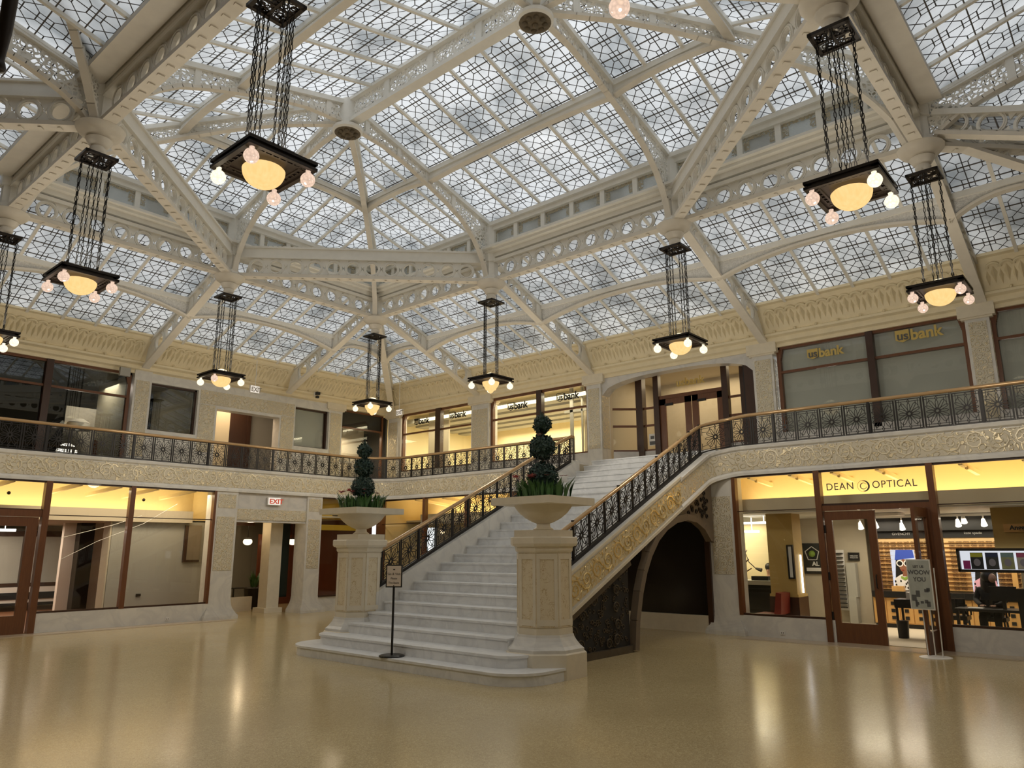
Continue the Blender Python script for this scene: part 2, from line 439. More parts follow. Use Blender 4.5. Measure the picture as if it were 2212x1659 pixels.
GIRD = [
 ((1,3),(2,2),'cream ring-pierced girder with a crested top, spanning level across the far corner',True),
 ((0,2),(1,3),'cream ring-pierced girder slanting down to the right from the upper left lamp post',True),
 ((2,1),(1,0),'cream ring-pierced girder rising steeply towards the large lamp at upper right',True),
 ((0,1),(1,0),'cream ring-pierced girder crossing overhead nearest the viewer',True),
 ((0,3),(1,3),'cream ring-pierced girder under the frosted windows on the left side',False),
 ((1,3),(2,3),'short-looking cream ring-pierced girder left of the far corner finial',False),
 ((2,2),(2,3),'cream ring-pierced girder right of the far corner finial, behind the level one',False),
 ((2,1),(2,2),'cream ring-pierced girder under the frosted windows above the stair landing',False),
 ((2,0),(2,1),'cream ring-pierced girder under the frosted windows behind the large right-hand lamp',False),
 ((0,2),(0,3),'cream ring-pierced girder seen from outside at the far left edge',False),
 ((0,1),(0,2),'cream ring-pierced girder seen from below running up beside the largest lamp',False),
 ((1,0),(2,0),'cream ring-pierced girder seen edge-on running up from the right-hand finial',False),
 ((0,0),(0,1),'cream ring-pierced girder overhead at the near left ring corner',False),
 ((0,0),(1,0),'cream ring-pierced girder overhead at the near right ring corner',False)]
for a, b, lab, deep in GIRD: girder('lattice_girder', nd(*a), nd(*b), lab, deep)
# short diagonal girders running outwards at the two ring nodes beside the picture edges
girder('lattice_girder', nd(0,2), (.9, 17.9), 'cream ring-pierced girder leaving the left picture edge at the upper left', True)
girder('lattice_girder', nd(2,0), (19.4, -1.2), 'cream ring-pierced girder leaving the right picture edge above the right-hand lamp', True)

# node posts and turned finials
HOLD = [(i, j) for i in range(3) for j in range(4) if (i, j) not in ((1,1),(1,2))]
FINLAB = {(1,3):'turned cream finial over the lamp left of the far corner',(2,3):'turned cream finial at the far ring corner over the smallest lamp',
 (2,2):'turned cream finial over the lamp right of the far corner',(2,1):'turned cream finial over the lamp above the stair head',
 (2,0):'turned cream finial over the lamp by the right picture edge',(0,2):'turned cream finial over the chains of the upper left lamp',
 (0,3):'turned cream finial at the left picture edge',(1,0):'turned cream finial over the plate of the big upper right lamp',
 (0,1):'turned cream finial over the nearest lamp',(0,0):'turned cream finial at the near ring corner overhead'}
fp = [(.02,9.46),(.07,9.47),(.13,9.52),(.15,9.60),(.12,9.66),(.17,9.68),(.22,9.76),(.24,9.80),(.20,9.83),(.36,9.90),(.42,9.97),(.44,10.03),(.40,10.06)]
for k, (i, j) in enumerate(HOLD):
    x, y = nd(i, j)
    solo('roof_finial', MB().lathe(fp, 16, (x, y, 0)), M['ironlow'], FINLAB[(i, j)], 'finial', sm=40)
    struct('column_%d' % (k+1), MB().lathe([(.22,10.06),(.22,11.95)], 8, (x, y, 0), PI/8).lathe([(.28,10.06),(.28,10.2)], 8, (x, y, 0), PI/8).lathe([(.27,10.66),(.27,10.95)], 8, (x, y, 0), PI/8), M['iron'])

# clerestory: sill cornice, mullions, plate and textured windows along each ring side
M['clerglass'] = simple('rippled_grey_glass', (.30,.31,.31), .18, spec=.8, var=.45, vscale=1.1, bmp=.25, bscale=16)
def cler_glass():
    m, nt, out = newmat('rippled_clerestory_glass')
    tc = N(nt, 'ShaderNodeTexCoord')
    nz = N(nt, 'ShaderNodeTexNoise'); nz.inputs['Scale'].default_value = 24
    L(nt, tc.outputs['Object'], nz.inputs['Vector'])
    bp = N(nt, 'ShaderNodeBump'); bp.inputs['Strength'].default_value = .5; bp.inputs['Distance'].default_value = .02
    L(nt, nz.outputs[0], bp.inputs['Height'])
    rf = N(nt, 'ShaderNodeBsdfRefraction'); rf.inputs['IOR'].default_value = 1.05; rf.inputs['Roughness'].default_value = .22; rf.inputs[0].default_value = (.80,.83,.84,1)
    tr = N(nt, 'ShaderNodeBsdfTranslucent'); tr.inputs[0].default_value = (.75,.75,.72,1)
    gl = N(nt, 'ShaderNodeBsdfGlossy'); gl.inputs['Roughness'].default_value = .15
    L(nt, bp.outputs[0], rf.inputs['Normal']); L(nt, bp.outputs[0], gl.inputs['Normal'])
    m1 = N(nt, 'ShaderNodeMixShader'); m1.inputs[0].default_value = .3; L(nt, rf.outputs[0], m1.inputs[1]); L(nt, tr.outputs[0], m1.inputs[2])
    m2 = N(nt, 'ShaderNodeMixShader'); m2.inputs[0].default_value = .12; L(nt, m1.outputs[0], m2.inputs[1]); L(nt, gl.outputs[0], m2.inputs[2])
    L(nt, m2.outputs[0], out.inputs[0]); return m
M['cler'] = cler_glass()
M['leadgold'] = lace('ornamental_leading', (.50,.44,.32), 16, .10)
CL = [((0,3),(1,3),6),((1,3),(2,3),6),((2,3),(2,2),6),((2,2),(2,1),6),((2,1),(2,0),6),((0,3),(0,2),6),((0,2),(0,1),6),((2,0),(1,0),6)]
cen = V((10.1, 11.2, 0))
for w, (a, b, n) in enumerate(CL):
    p, q = V((*nd(*a), 0)), V((*nd(*b), 0)); d = (q-p).normalized(); inn = V((-d.y, d.x, 0))
    if inn.dot(cen - p) < 0: inn = -inn
    r = srtoot('window_%d' % (w+1))
    sill = MB().bar(p + inn*.02 + V((0,0,10.85)), q + inn*.02 + V((0,0,10.85)), .22, .14)
    for off, z, ww, hh in ((.12, 10.95, .34, .08), (.18, 11.02, .46, .07), (.03, 11.08, .3, .06), (-.2, 10.94, .3, .06)):
        sill.bar(p + inn*off + V((0,0,z)), q + inn*off + V((0,0,z)), ww, hh)
    part('sill', sill, M['iron'], r)
    pl = MB().bar(p + V((0,0,11.78)), q + V((0,0,11.78)), .24, .22).bar(p + inn*.1 + V((0,0,11.86)), q + inn*.1 + V((0,0,11.86)), .22, .12)
    part('plate', pl, M['iron'], r)
    mu = MB(); Ln = (q-p).length
    for i in range(n+1):
        c = p + d*(Ln*i/n) + V((0,0,11.39)); mu.frame_box(c, d*.07, inn*.07, V((0,0,.29)))
    part('mullion', mu, M['iron'], r)
    part('glass', MB().bar(p - inn*.03 + V((0,0,11.39)), q - inn*.03 + V((0,0,11.39)), .02, .56), M['cler'], r)
    le = MB()
    for i in range(n):
        o = p + d*(Ln*(i+.5)/n) + V((0,0,11.39)); hw = Ln/n/2 - .07
        le.frame_box(o + V((0,0,.24)), d*hw, inn*.008, V((0,0,.045)))
        for sgn in (1, -1): le.frame_box(o + d*(sgn*(hw-.08)) + V((0,0,.06)), d*.07, inn*.008, V((0,0,.11)))
    part('leading', le, M['leadgold'], r)

# glazed roof planes
nglass = [0]
def clip_line(poly, axis_u, val):
    # poly of (u, v) -> v-interval at u = val (convex)
    vs = []
    k = len(poly)
    for i in range(k):
        (u0, v0), (u1, v1) = poly[i], poly[(i+1) % k]
        if (u0 - val)*(u1 - val) <= 0 and abs(u0-u1) > 1e-9:
            t = (val-u0)/(u1-u0); vs.append(v0 + (v1-v0)*t)
    return (min(vs), max(vs)) if len(vs) >= 2 else None
def glaze(poly3, origin, U, W, cu, cv, barw=.075, every=2, minor=True):
    o, U, W = V(origin), V(U).normalized(), V(W).normalized(); Nn = U.cross(W)
    if Nn.z > 0: Nn = -Nn                     # Nn points down into the room
    p2 = [((V(p)-o).dot(U), (V(p)-o).dot(W)) for p in poly3]
    mb = MB(); mb.add(poly3, [tuple(range(len(poly3)))]); mb.uv = [(a/cu, b/cv) for a, b in p2]
    nglass[0] += 1
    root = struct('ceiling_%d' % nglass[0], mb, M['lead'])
    bars = MB(); mn = MB()
    u0, u1 = min(a for a, b in p2), max(a for a, b in p2)
    k = math.ceil(u0/cu/every - 1e-6)
    while k*every*cu <= u1 + 1e-6:
        x = k*every*cu; iv = clip_line(p2, 0, min(max(x, u0+1e-4), u1-1e-4))
        if iv and iv[1]-iv[0] > .1:
            a = o + U*x + W*iv[0] + Nn*.045; b = o + U*x + W*iv[1] + Nn*.045
            bars.bar(a, b, barw, .07, Nn)
        k += 1
    k = 0
    v0, v1 = min(b for a, b in p2), max(b for a, b in p2)
    sw = [(b, a) for a, b in p2]
    if minor:
        k = math.ceil(v0/cv)
        while k*cv <= v1:
            iv = clip_line(sw, 0, min(max(k*cv, v0+1e-4), v1-1e-4))
            if iv and iv[1]-iv[0] > .1: mn.bar(o + U*iv[0] + W*(k*cv) + Nn*.012, o + U*iv[1] + W*(k*cv) + Nn*.012, .020, .014, Nn)
            k += 1
    if bars.v: part('glazing_bars', bars, M['iron'], root)
    if mn.v: part('saddle_bars', mn, M['leadbar'], root)
    return root
EZ, RZ_ = 11.95, 13.5
M['leadbar'] = simple('dark_lead_bar', (.10,.085,.07), .5)
RXm = XS[1]
def up(x, y, z): return (x, y, z)
b1, b2 = (RXm, YS[2], RZ_), (RXm, YS[1], RZ_)
for sx in (2, 0):
    ex = XS[sx]; sl = V((RXm-ex, 0, RZ_-EZ)); n_ = 12
    cv = sl.length/12
    e = lambda j: (ex, YS[j], EZ)
    glaze([e(1), e(2), b1, b2], e(1), (0,1,0), sl, (YS[2]-YS[1])/n_, cv)
    glaze([e(2), e(3), b1], e(2), (0,1,0), sl, (YS[3]-YS[2])/n_, cv)
    glaze([e(0), e(1), b2], e(1), (0,-1,0), sl, (YS[1]-YS[0])/n_, cv)
    for ey, bb, yj in ((YS[3], b1, 3), (YS[0], b2, 0)):
        sl2 = V((0, bb[1]-ey, RZ_-EZ)); sgn = 1 if sx == 2 else -1
        glaze([(RXm, ey, EZ), (ex, ey, EZ), bb], (RXm, ey, EZ), (sgn,0,0), sl2, abs(ex-RXm)/n_, sl2.length/12)
# lower slopes on the two visible sides
D0, D1, Z0, Z1 = .28, 4.72, 10.74, 9.10
def lowp(side, s, d):
    z = Z0 + (Z1-Z0)*(d-D0)/(D1-D0)
    if side == 'E': return (XS[2]+d, s, z)
    if side == 'N': return (s, YS[3]+d, z)
    if side == 'W': return (XS[0]-d, s, z)
    return (s, YS[0]-d, z)
def lowglaze(side, s0, s1, n=12, c0=0, c1=0, full=True):
    # s range at the top; c0/c1 = 1 widens the lower edge to a 45 degree hip
    sd = 1 if s1 > s0 else -1
    poly = [lowp(side, s0 - sd*c0*D0, D0), lowp(side, s1 + sd*c1*D0, D0), lowp(side, s1 + sd*c1*D1, D1), lowp(side, s0 - sd*c0*D1, D1)]
    Uax = {'E':(0,sd,0),'N':(sd,0,0),'W':(0,sd,0),'S':(sd,0,0)}[side]
    o = lowp(side, s0, D1); W = V(lowp(side, s0, D0)) - V(o)
    glaze(poly, o, Uax, W, abs(s1-s0)/n, W.length/9)
lowglaze('E', YS[1], YS[2]); lowglaze('E', YS[2], YS[3]); lowglaze('E', YS[3], YS[3]+.001, 12) if False else None
lowglaze('E', YS[1], YS[0]); 
lowglaze('N', XS[1], XS[2]); lowglaze('N', XS[1], XS[0])
def corner(side, s, sd, n):
    poly = [lowp(side, s, D0), lowp(side, s + sd*D0, D0), lowp(side, s + sd*D1, D1), lowp(side, s, D1)]
    Uax = {'E':(0,sd,0),'N':(sd,0,0),'W':(0,sd,0),'S':(sd,0,0)}[side]
    o = lowp(side, s, D1); W = V(lowp(side, s, D0)) - V(o)
    glaze(poly, o, Uax, W, .46, W.length/9)
corner('E', YS[3], 1, 10); corner('N', XS[2], 1, 10); corner('N', XS[0], -1, 10); corner('E', YS[0], -1, 10); corner('S', XS[2], 1, 10); corner('W', YS[3], 1, 10)
# raised outer vaults on the two near sides, their eaves just outside the ring
def vault(side):
    if side == 'W':
        P = lambda d, s: (XS[0]-d, s, 11.06 + .27*(d-.3))
        poly = [P(.34, 6), P(.34, 14.25), P(3.5, 14.25), P(3.5, 6)]
        glaze(poly, P(.34, 14.25), (0,-1,0), V(P(5.6,14.25))-V(P(.34,14.25)), .53, .5)
        poly = [P(.34, 14.37), P(.34, 27), P(3.5, 27), P(3.5, 14.37)]
        glaze(poly, P(.34, 14.37), (0,1,0), V(P(5.6,14.37))-V(P(.34,14.37)), .53, .5)
    else:
        P = lambda d, s: (s, YS[0]-d, 11.06 + .27*(d-.3))
        poly = [P(.34, 8), P(.34, 15.57), P(3.6, 15.57), P(3.6, 8)]
        glaze(poly, P(.34, 15.57), (-1,0,0), V(P(5.6,15.57))-V(P(.34,15.57)), .53, .5)
        poly = [P(.34, 15.69), P(.34, 24), P(3.6, 24), P(3.6, 15.69)]
        glaze(poly, P(.34, 15.69), (1,0,0), V(P(5.6,15.69))-V(P(.34,15.69)), .53, .5)
vault('W'); vault('S')

# arched ribs with pierced webs
RIBB = [(.20,12.80),(1.2,12.72),(2.0,12.52),(2.8,12.24),(3.5,11.98),(4.15,11.68),(4.65,11.28),(5.04,10.75),(5.22,10.3),(5.28,10.06)]
def interp(tab, t):
    if t <= tab[0][0]: return tab[0][1]
    for (a, x), (b, y) in zip(tab, tab[1:]):
        if t <= b: return x + (y-x)*(t-a)/(b-a)
    return tab[-1][1]
nrib = [0]
def rib(p, q, tab, top0, top1, w=.15, name='roof_rib'):
    # p inner end (ridge), q outer node (xy); tab gives the lower chord height against plan distance scaled to 5.47
    p, q = V((*p, 0)), V((*q, 0)); d = q-p; Ln = d.length; d.normalize(); sc = Ln/5.47; s = d.cross(V((0,0,1)))
    r = srtoot('beam_%d' % nrib[0]); nrib[0] += 1
    web, bot, top = MB(), MB(), MB(); lo = []; hi = []
    ts = [.2 + (5.28-.2)*k/26 for k in range(27)]
    for t in ts:
        zt = top0 + (top1-top0)*min(t/5.47, 1) - .06
        lo.append(p + d*(t*sc) + V((0,0,interp(tab, t)))); hi.append(p + d*(t*sc) + V((0,0,zt)))
    vs = []; fs = []
    for a, b in zip(lo, hi): vs += [a - s*.006, b - s*.006, a + s*.006, b + s*.006]
    for i in range(len(lo)-1):
        o = i*4; fs += [(o, o+4, o+5, o+1), (o+2, o+3, o+7, o+6)]
    web.add(vs, fs); part('web', web, M['lace'], r)
    for a, b in zip(lo, lo[1:]):
        bot.bar(a - (b-a)*.03, b + (b-a)*.03, w, .06); bot.bar(a + V((0,0,.045)), b + V((0,0,.045)), .07, .06)
    part('lower_flange', bot, M['ironlow'], r)
    top.bar(hi[0] + V((0,0,-.03)), hi[-1] + V((0,0,-.03)), w*1.2, .12)
    for t in (.6, 1.7, 2.75, 3.8):
        zt = top0 + (top1-top0)*t/5.47 - .1; zb = interp(tab, t); c = p + d*(t*sc) + V((0,0,(zt+zb)/2))
        top.frame_box(c, d*.07, s*.04, V((0,0,max(.03, (zt-zb)/2))))
    part('upper_flange', top, M['iron'], r)
B1, B2 = (RXm, YS[2]), (RXm, YS[1])
for q in (nd(2,2), nd(0,2), nd(1,3), nd(2,3), nd(0,3)): rib(B1, q, RIBB, RZ_, EZ)
for q in (nd(2,1), nd(0,1), nd(1,0), nd(2,0), nd(0,0)): rib(B2, q, RIBB, RZ_, EZ)
# outer arched ribs at the two side nodes
OUTB = [(.2,11.8),(1.5,11.35),(2.6,11.0),(3.4,10.9),(4.2,10.7),(4.7,10.5),(5.04,10.3),(5.28,10.06)]
rib((XS[0]-5.47, YS[2]), nd(0,2), OUTB, 12.4, 11.02); rib((XS[0]-4.4, YS[2]-4.4), nd(0,2), [(.2,12.9),(2.5,12.5),(3.5,12.0),(4.2,11.3),(4.8,10.7),(5.28,10.06)], 13.2, 11.05)
rib((XS[2], YS[0]-5.47), nd(2,0), OUTB, 12.4, 11.02)
# ridge beam with pierced web, bosses
r = srtoot('beam_ridge'); y0, y1 = YS[1], YS[2]
part('web', MB().box(RXm-.006, RXm+.006, y0, y1, 12.85, 13.4), M['lace'], r)
fl = MB().box(RXm-.13, RXm+.13, y0, y1, 12.76, 12.86).box(RXm-.12, RXm+.12, y0, y1, 13.38, 13.52)
for k in range(1, 4): fl.box(RXm-.04, RXm+.04, y0+(y1-y0)*k/4-.09, y0+(y1-y0)*k/4+.09, 12.85, 13.4)
part('flange', fl, M['iron'], r)
M['bosscap'] = simple('carved_brown_boss', (.12,.09,.05), .6, var=.7, vscale=9, bmp=.6, bscale=14)
for y, lab in ((y1, 'round carved brown boss at the far end of the skylight ridge'), (y0, 'round carved brown boss at the near end of the skylight ridge, top centre')):
    g = thing('roof_boss', lab, 'boss', (RXm, y, 12.55))
    part('drum', MB().lathe([(.24,12.62),(.24,13.45)], 20, (RXm, y, 0)).lathe([(.33,12.56),(.38,12.60),(.38,12.68),(.28,12.74)], 24, (RXm, y, 0)), M['iron'], g, 40)
    cap = MB().lathe([(.02,12.52),(.12,12.525),(.2,12.55),(.33,12.56)], 24, (RXm, y, 0))
    for k in range(8):
        a = k*PI/4; cap.ball((RXm+.2*math.cos(a), y+.2*math.sin(a), 12.545), .06, 8, 5)
    cap.ball((RXm, y, 12.52), .07, 8, 5)
    part('carved_face', cap, M['bosscap'], g, 40, 'dark brown carved underside')
# upper purlins (arched, between ribs half way up every slope)
npur = [0]
def purlin(p, q, ztop, dep0, dep1, w=.18, web=None, sag=True):
    p, q = V(p), V(q); m = 14; r = srtoot('beam_purlin_%d' % npur[0]); npur[0] += 1
    lo = []; 
    for i in range(m+1):
        t = i/m; dep = dep1 + (dep0-dep1)*(abs(2*t-1)**2.2); c = p + (q-p)*t; lo.append(V((c.x, c.y, c.z - dep)))
    s = (q-p).normalized().cross(V((0,0,1)))
    part('top_rail', MB().bar(p - V((0,0,.07)), q - V((0,0,.07)), w, .14), M['iron'], r)
    b = MB()
    for a, c in zip(lo, lo[1:]): b.bar(a, c, w, .06)
    part('arch', b, M['ironlow'], r)
    wb = MB(); vs = []; fs = []
    for i, a in enumerate(lo):
        t = i/m; c = p + (q-p)*t - V((0,0,.1)); vs += [a - s*.04, c - s*.04, a + s*.04, c + s*.04]
    for i in range(m): o = i*4; fs += [(o, o+4, o+5, o+1), (o+2, o+3, o+7, o+6)]
    wb.add(vs, fs); part('web', wb, web or M['iron'], r)
zt = EZ + (RZ_-EZ)*.48
for sx in (2, 0):
    xx = XS[sx] + (RXm-XS[sx])*.48; 
    purlin((xx, YS[1], zt), (xx, YS[2], zt), zt, .36, .24)
    for yb, ye in ((YS[2], YS[3]), (YS[1], YS[0])):
        purlin((xx, yb, zt), (xx, yb + (ye-yb)*.52, zt), zt, .36, .2)
        purlin((xx, yb + (ye-yb)*.52, zt), (RXm, yb + (ye-yb)*.52, zt), zt, .36, .2)
# sloping rafters with rings
def rafter(p, dirv, sc=1.0, end=5.22):
    p = V((*p, 0)); d = V((*dirv, 0)).normalized(); r = srtoot('beam_rafter_%d' % npur[0]); npur[0] += 1
    top = lambda t: p + d*(t*sc) + V((0,0, 10.80 - .37*t))
    bot = lambda t: p + d*(t*sc) + V((0,0, 10.36 - .428*t))
    s = d.cross(V((0,0,1)))
    part('lower_flange', MB().bar(bot(.3), bot(end), .24, .08).bar(bot(.3) + V((0,0,.06)), bot(end) + V((0,0,.06)), .1, .06), M['ironlow'], r)
    u = MB().bar(top(.3), top(4.9), .2, .12)
    u.prism([bot(4.55) - s*.05, bot(end) - s*.05, top(5.0) - s*.05, top(4.55) - s*.05], s*.1)
    for t in (2.42,): u.prism([bot(t-.3) - s*.05, bot(t+.3) - s*.05, top(t+.3) - s*.05, top(t-.3) - s*.05], s*.1)
    part('upper_flange', u, M['iron'], r)
    w = MB()
    for a, b in ((.35, 2.12), (2.72, 4.6)):
        n = 3 if sc < 1.2 else 4
        for i in range(n):
            t = a + (b-a)*(i+.5)/n; c = (top(t)+bot(t))/2; ax = (top(t+.2)-top(t)).normalized(); W = ax.cross(s)
            h = (top(t)-bot(t)).z/2 + .0
            w.annulus(c, ax, W, s, h, h*.74, .06, 18); w.annulus(c, ax, W, s, h*.87, h*.8, .1, 18)
            for sg in (1, -1):
                m0 = c + ax*((b-a)/n/2*sc); w.prism([m0 + W*(sg*h) - ax*.1 - s*.02, m0 + W*(sg*h) + ax*.1 - s*.02, m0 + W*(sg*h*.2) - s*.02], s*.04)
    part('web', w, M['iron'], r)
for j in (0,1,2,3): rafter(nd(2,j), (1,0))
for i in (0,1,2): rafter(nd(i,3), (0,1))
rafter(nd(2,3), (1,1), 1.414); rafter(nd(2,0), (1,-1), 1.414); rafter(nd(0,3), (-1,1), 1.414); rafter(nd(0,3), (-1,0)); rafter(nd(2,0), (0,-1))
# lower purlins with white pierced arches
M['laceb'] = simple('white_scrollwork_plate', (.74,.73,.70), .6, var=.35, vscale=26, bmp=1.0, bscale=34)
zl = Z0 + (Z1-Z0)*(2.42-D0)/(D1-D0) - .04
xe, yn = XS[2]+2.42, YS[3]+2.42
for a, b in ((YS[1], YS[2]), (YS[2], YS[3]), (YS[0], YS[1])): purlin((xe, a, zl), (xe, b, zl), zl, .62, .22, .2, M['laceb'])
for a, b in ((XS[1], XS[2]), (XS[0], XS[1])): purlin((a, yn, zl), (b, yn, zl), zl, .62, .22, .2, M['laceb'])
purlin((xe, YS[3], zl), (xe, yn, zl), zl, .62, .22, .2, M['laceb']); purlin((XS[2], yn, zl), (xe, yn, zl), zl, .62, .22, .2, M['laceb'])
purlin((xe, YS[0], zl), (xe, YS[0]-2.42, zl), zl, .62, .22, .2, M['laceb'])
purlin((XS[0], yn, zl), (XS[0]-2.42, yn, zl), zl, .62, .22, .2, M['laceb'])
# flat soffits outside the near ring sides
struct('trim_3', MB().box(XS[0]-.52, XS[0]-.12, YS[0], YS[3]-.2, 10.86, 10.98), M['ironlow'])
struct('trim_4', MB().box(XS[0]+.2, XS[2]-.2, YS[0]-.52, YS[0]-.12, 10.86, 10.98), M['ironlow'])
# ------------------------------------------------------------------ facade helpers
def FB(mb, side, P, s0, s1, z0, z1, d0, d1):
    if side == 'E': return mb.box(P+d0, P+d1, min(s0,s1), max(s0,s1), z0, z1)
    return mb.box(min(s0,s1), max(s0,s1), P+d0, P+d1, z0, z1)
def FP(side, P, s, z, d=0): return V((P+d, s, z)) if side == 'E' else V((s, P+d, z))
def text(name, body, side, P, s, z, h, mat, parent, d=-.02, align='LEFT', bold=0, label=None, sx=1.0, space=1.0):
    cu = bpy.data.curves.new(name, 'FONT'); cu.body = body; cu.size = h*1.4; cu.align_x = align; cu.extrude = .004; cu.offset = bold; cu.space_character = space
    cu.materials.append(mat)
    o = bpy.data.objects.new(name, cu); COL.objects.link(o)
    c = FP(side, P, s, z, d)
    x, zz = (V((0,-1,0)), V((-1,0,0))) if side == 'E' else (V((1,0,0)), V((0,-1,0)))
    y = V((0,0,1)); x = x*sx
    o.matrix_world = Matrix(((x.x,y.x,zz.x,c.x),(x.y,y.y,zz.y,c.y),(x.z,y.z,zz.z,c.z),(0,0,0,1)))
    if parent:
        org = V(ORG[parent.name]); o.parent = parent; o.matrix_world = Matrix.Identity(4)
        o.matrix_basis = Matrix(((x.x,y.x,zz.x,c.x-org.x),(x.y,y.y,zz.y,c.y-org.y),(x.z,y.z,zz.z,c.z-org.z),(0,0,0,1)))
    return o
def banksign(side, P, s, z, h, dark, light, parent, filled=True, d=-.025):
    sg = -1 if side == 'E' else 1
    w = h*1.25
    sh = [(0,1),(1,1),(1,.22),(.5,0),(0,.22)]
    if filled:
        mb = MB(); n = V((.01,0,0)) if side == 'E' else V((0,.01,0))
        mb.prism([FP(side, P, s + sg*a*w, z - h*.12 + b*h*1.25, d+.004) for a, b in sh], n); part('sign_shield', mb, dark, parent)
        text('lettering', 'us', side, P, s + sg*w*.10, z + h*.14, h*.86, light, parent, d-.008, bold=.006)
    else:
        mb = MB(); k = len(sh)
        for i in range(k):
            a, b = sh[i], sh[(i+1) % k]
            mb.bar(FP(side, P, s + sg*a[0]*w, z - h*.12 + a[1]*h*1.25, d), FP(side, P, s + sg*b[0]*w, z - h*.12 + b[1]*h*1.25, d), h*.09, .012, (1,0,0) if side == 'E' else (0,1,0))
        part('sign_shield', mb, dark, parent)
        text('lettering', 'us', side, P, s + sg*w*.08, z + h*.14, h*.86, dark, parent, d-.004, bold=.010)
    text('lettering', 'bank', side, P, s + sg*(w*1.08), z, h*1.08, dark, parent, d-.004, bold=.012, sx=.95)

# ------------------------------------------------------------------ upper floor: frieze, cornice, columns
def run(prof, side, P, s0, s1):
    mb = MB(); k = len(prof)
    a = [FP(side, P, s0, z, d) for d, z in prof]; b = [FP(side, P, s1, z, d) for d, z in prof]
    mb.add(a + b, [(i, (i+1) % k, k + (i+1) % k, k + i) for i in range(k)] + [tuple(range(k-1, -1, -1)), tuple(range(k, 2*k))])
    return mb
EPR = [(20.22,9.20),(20.22,9.08),(20.36,9.06),(20.40,8.98),(20.74,8.40),(20.78,8.34),(20.70,8.30),(20.72,8.24),(20.84,8.20),(20.84,8.06),(20.94,8.02),(20.94,7.92),(21.4,7.92),(21.4,9.20)]
NPR = [(24.42,9.20),(24.42,9.08),(24.56,9.06),(24.60,8.98),(25.16,8.44),(25.22,8.38),(25.14,8.34),(25.16,8.28),(25.32,8.24),(25.32,8.12),(25.44,8.08),(25.44,7.98),(25.9,7.98),(25.9,9.20)]
fE = struct('trim_5', run([(d-UX, z) for d, z in EPR], 'E', UX, -4, 25.6), M['frieze'])
fN = struct('trim_6', run([(d-UY, z) for d, z in NPR], 'N', UY, 2, 21.1), M['frieze'])
def scallops(side, s0, s1, a, b, root):
    # a, b: (d, z) of the top and the bottom of the slanting face
    mb = MB(); kb = MB(); n = max(1, round(abs(s1-s0)/.29)); st = (s1-s0)/n
    up = V((0, 0, 1)); pa, pb = FP(side, 0, 0, a[1], a[0]), FP(side, 0, 0, b[1], b[0])
    W = (pa-pb); H = W.length; W.normalize(); U = V((0,1,0)) if side == 'E' else V((1,0,0)); Nn = U.cross(W)
    if (Nn.x if side == 'E' else Nn.y) > 0: Nn = -Nn
    for i in range(n):
        s = s0 + st*(i+.5); c = FP(side, 0, s, b[1], b[0]) + W*(H*.74)
        mb.tube([c + U*(math.cos(t)*abs(st)*.46) + W*(math.sin(t)*.115) + Nn*.045 for t in [PI*k/8 for k in range(9)]], .036, 6)
        o = FP(side, 0, s, b[1], b[0])
        # leaf tongue
        pts = [o + W*(H*.80), o + W*(H*.55) + U*.075, o + W*(H*.12), o + W*(H*.55) - U*.075]
        m = o + W*(H*.55) + Nn*.08; k = len(mb.v)
        mb.v += [tuple(p) for p in pts] + [tuple(m)]; mb.f += [(k,k+1,k+4),(k+1,k+2,k+4),(k+2,k+3,k+4),(k+3,k,k+4)]
        q = o + U*(st/2)
        pts = [q + W*(H*.66), q + W*(H*.40) + U*.05, q + W*(H*.05), q + W*(H*.40) - U*.05]; m = q + W*(H*.4) + Nn*.07; k = len(mb.v)
        mb.v += [tuple(p) for p in pts] + [tuple(m)]; mb.f += [(k,k+1,k+4),(k+1,k+2,k+4),(k+2,k+3,k+4),(k+3,k,k+4)]
        if i % 2 == 0: kb.ball(FP(side, 0, s, b[1]-.06, b[0]-.03), .04, 8, 5)
    part('scallops', mb, M['friezedark'], root, 50); part('knobs', kb, M['friezedark'], root, 50)
ysp = [-.5, YS[0]-.25, YS[0]+.25, YS[1]-.25, YS[1]+.25, YS[2]-.25, YS[2]+.25, YS[3]-.25, YS[3]+.25, 24.6]
for k in range(0, 10, 2): scallops('E', ysp[k], ysp[k+1], (20.40, 8.98), (20.74, 8.40), fE)
for a, b in ((3.6, XS[0]-.25), (XS[0]+.25, XS[1]-.25), (XS[1]+.25, XS[2]-.25), (XS[2]+.25, 20.3)): scallops('N', a, b, (24.60, 8.98), (25.16, 8.44), fN)
struct('wall_upper_east', MB().box(UX+.5, UX+.8, -6, 26, 8.0, 12), M['frieze'])
struct('wall_upper_north', MB().box(-6, 21.5, UY+.5, UY+.8, 8.0, 12), M['frieze'])
ncol = [20]
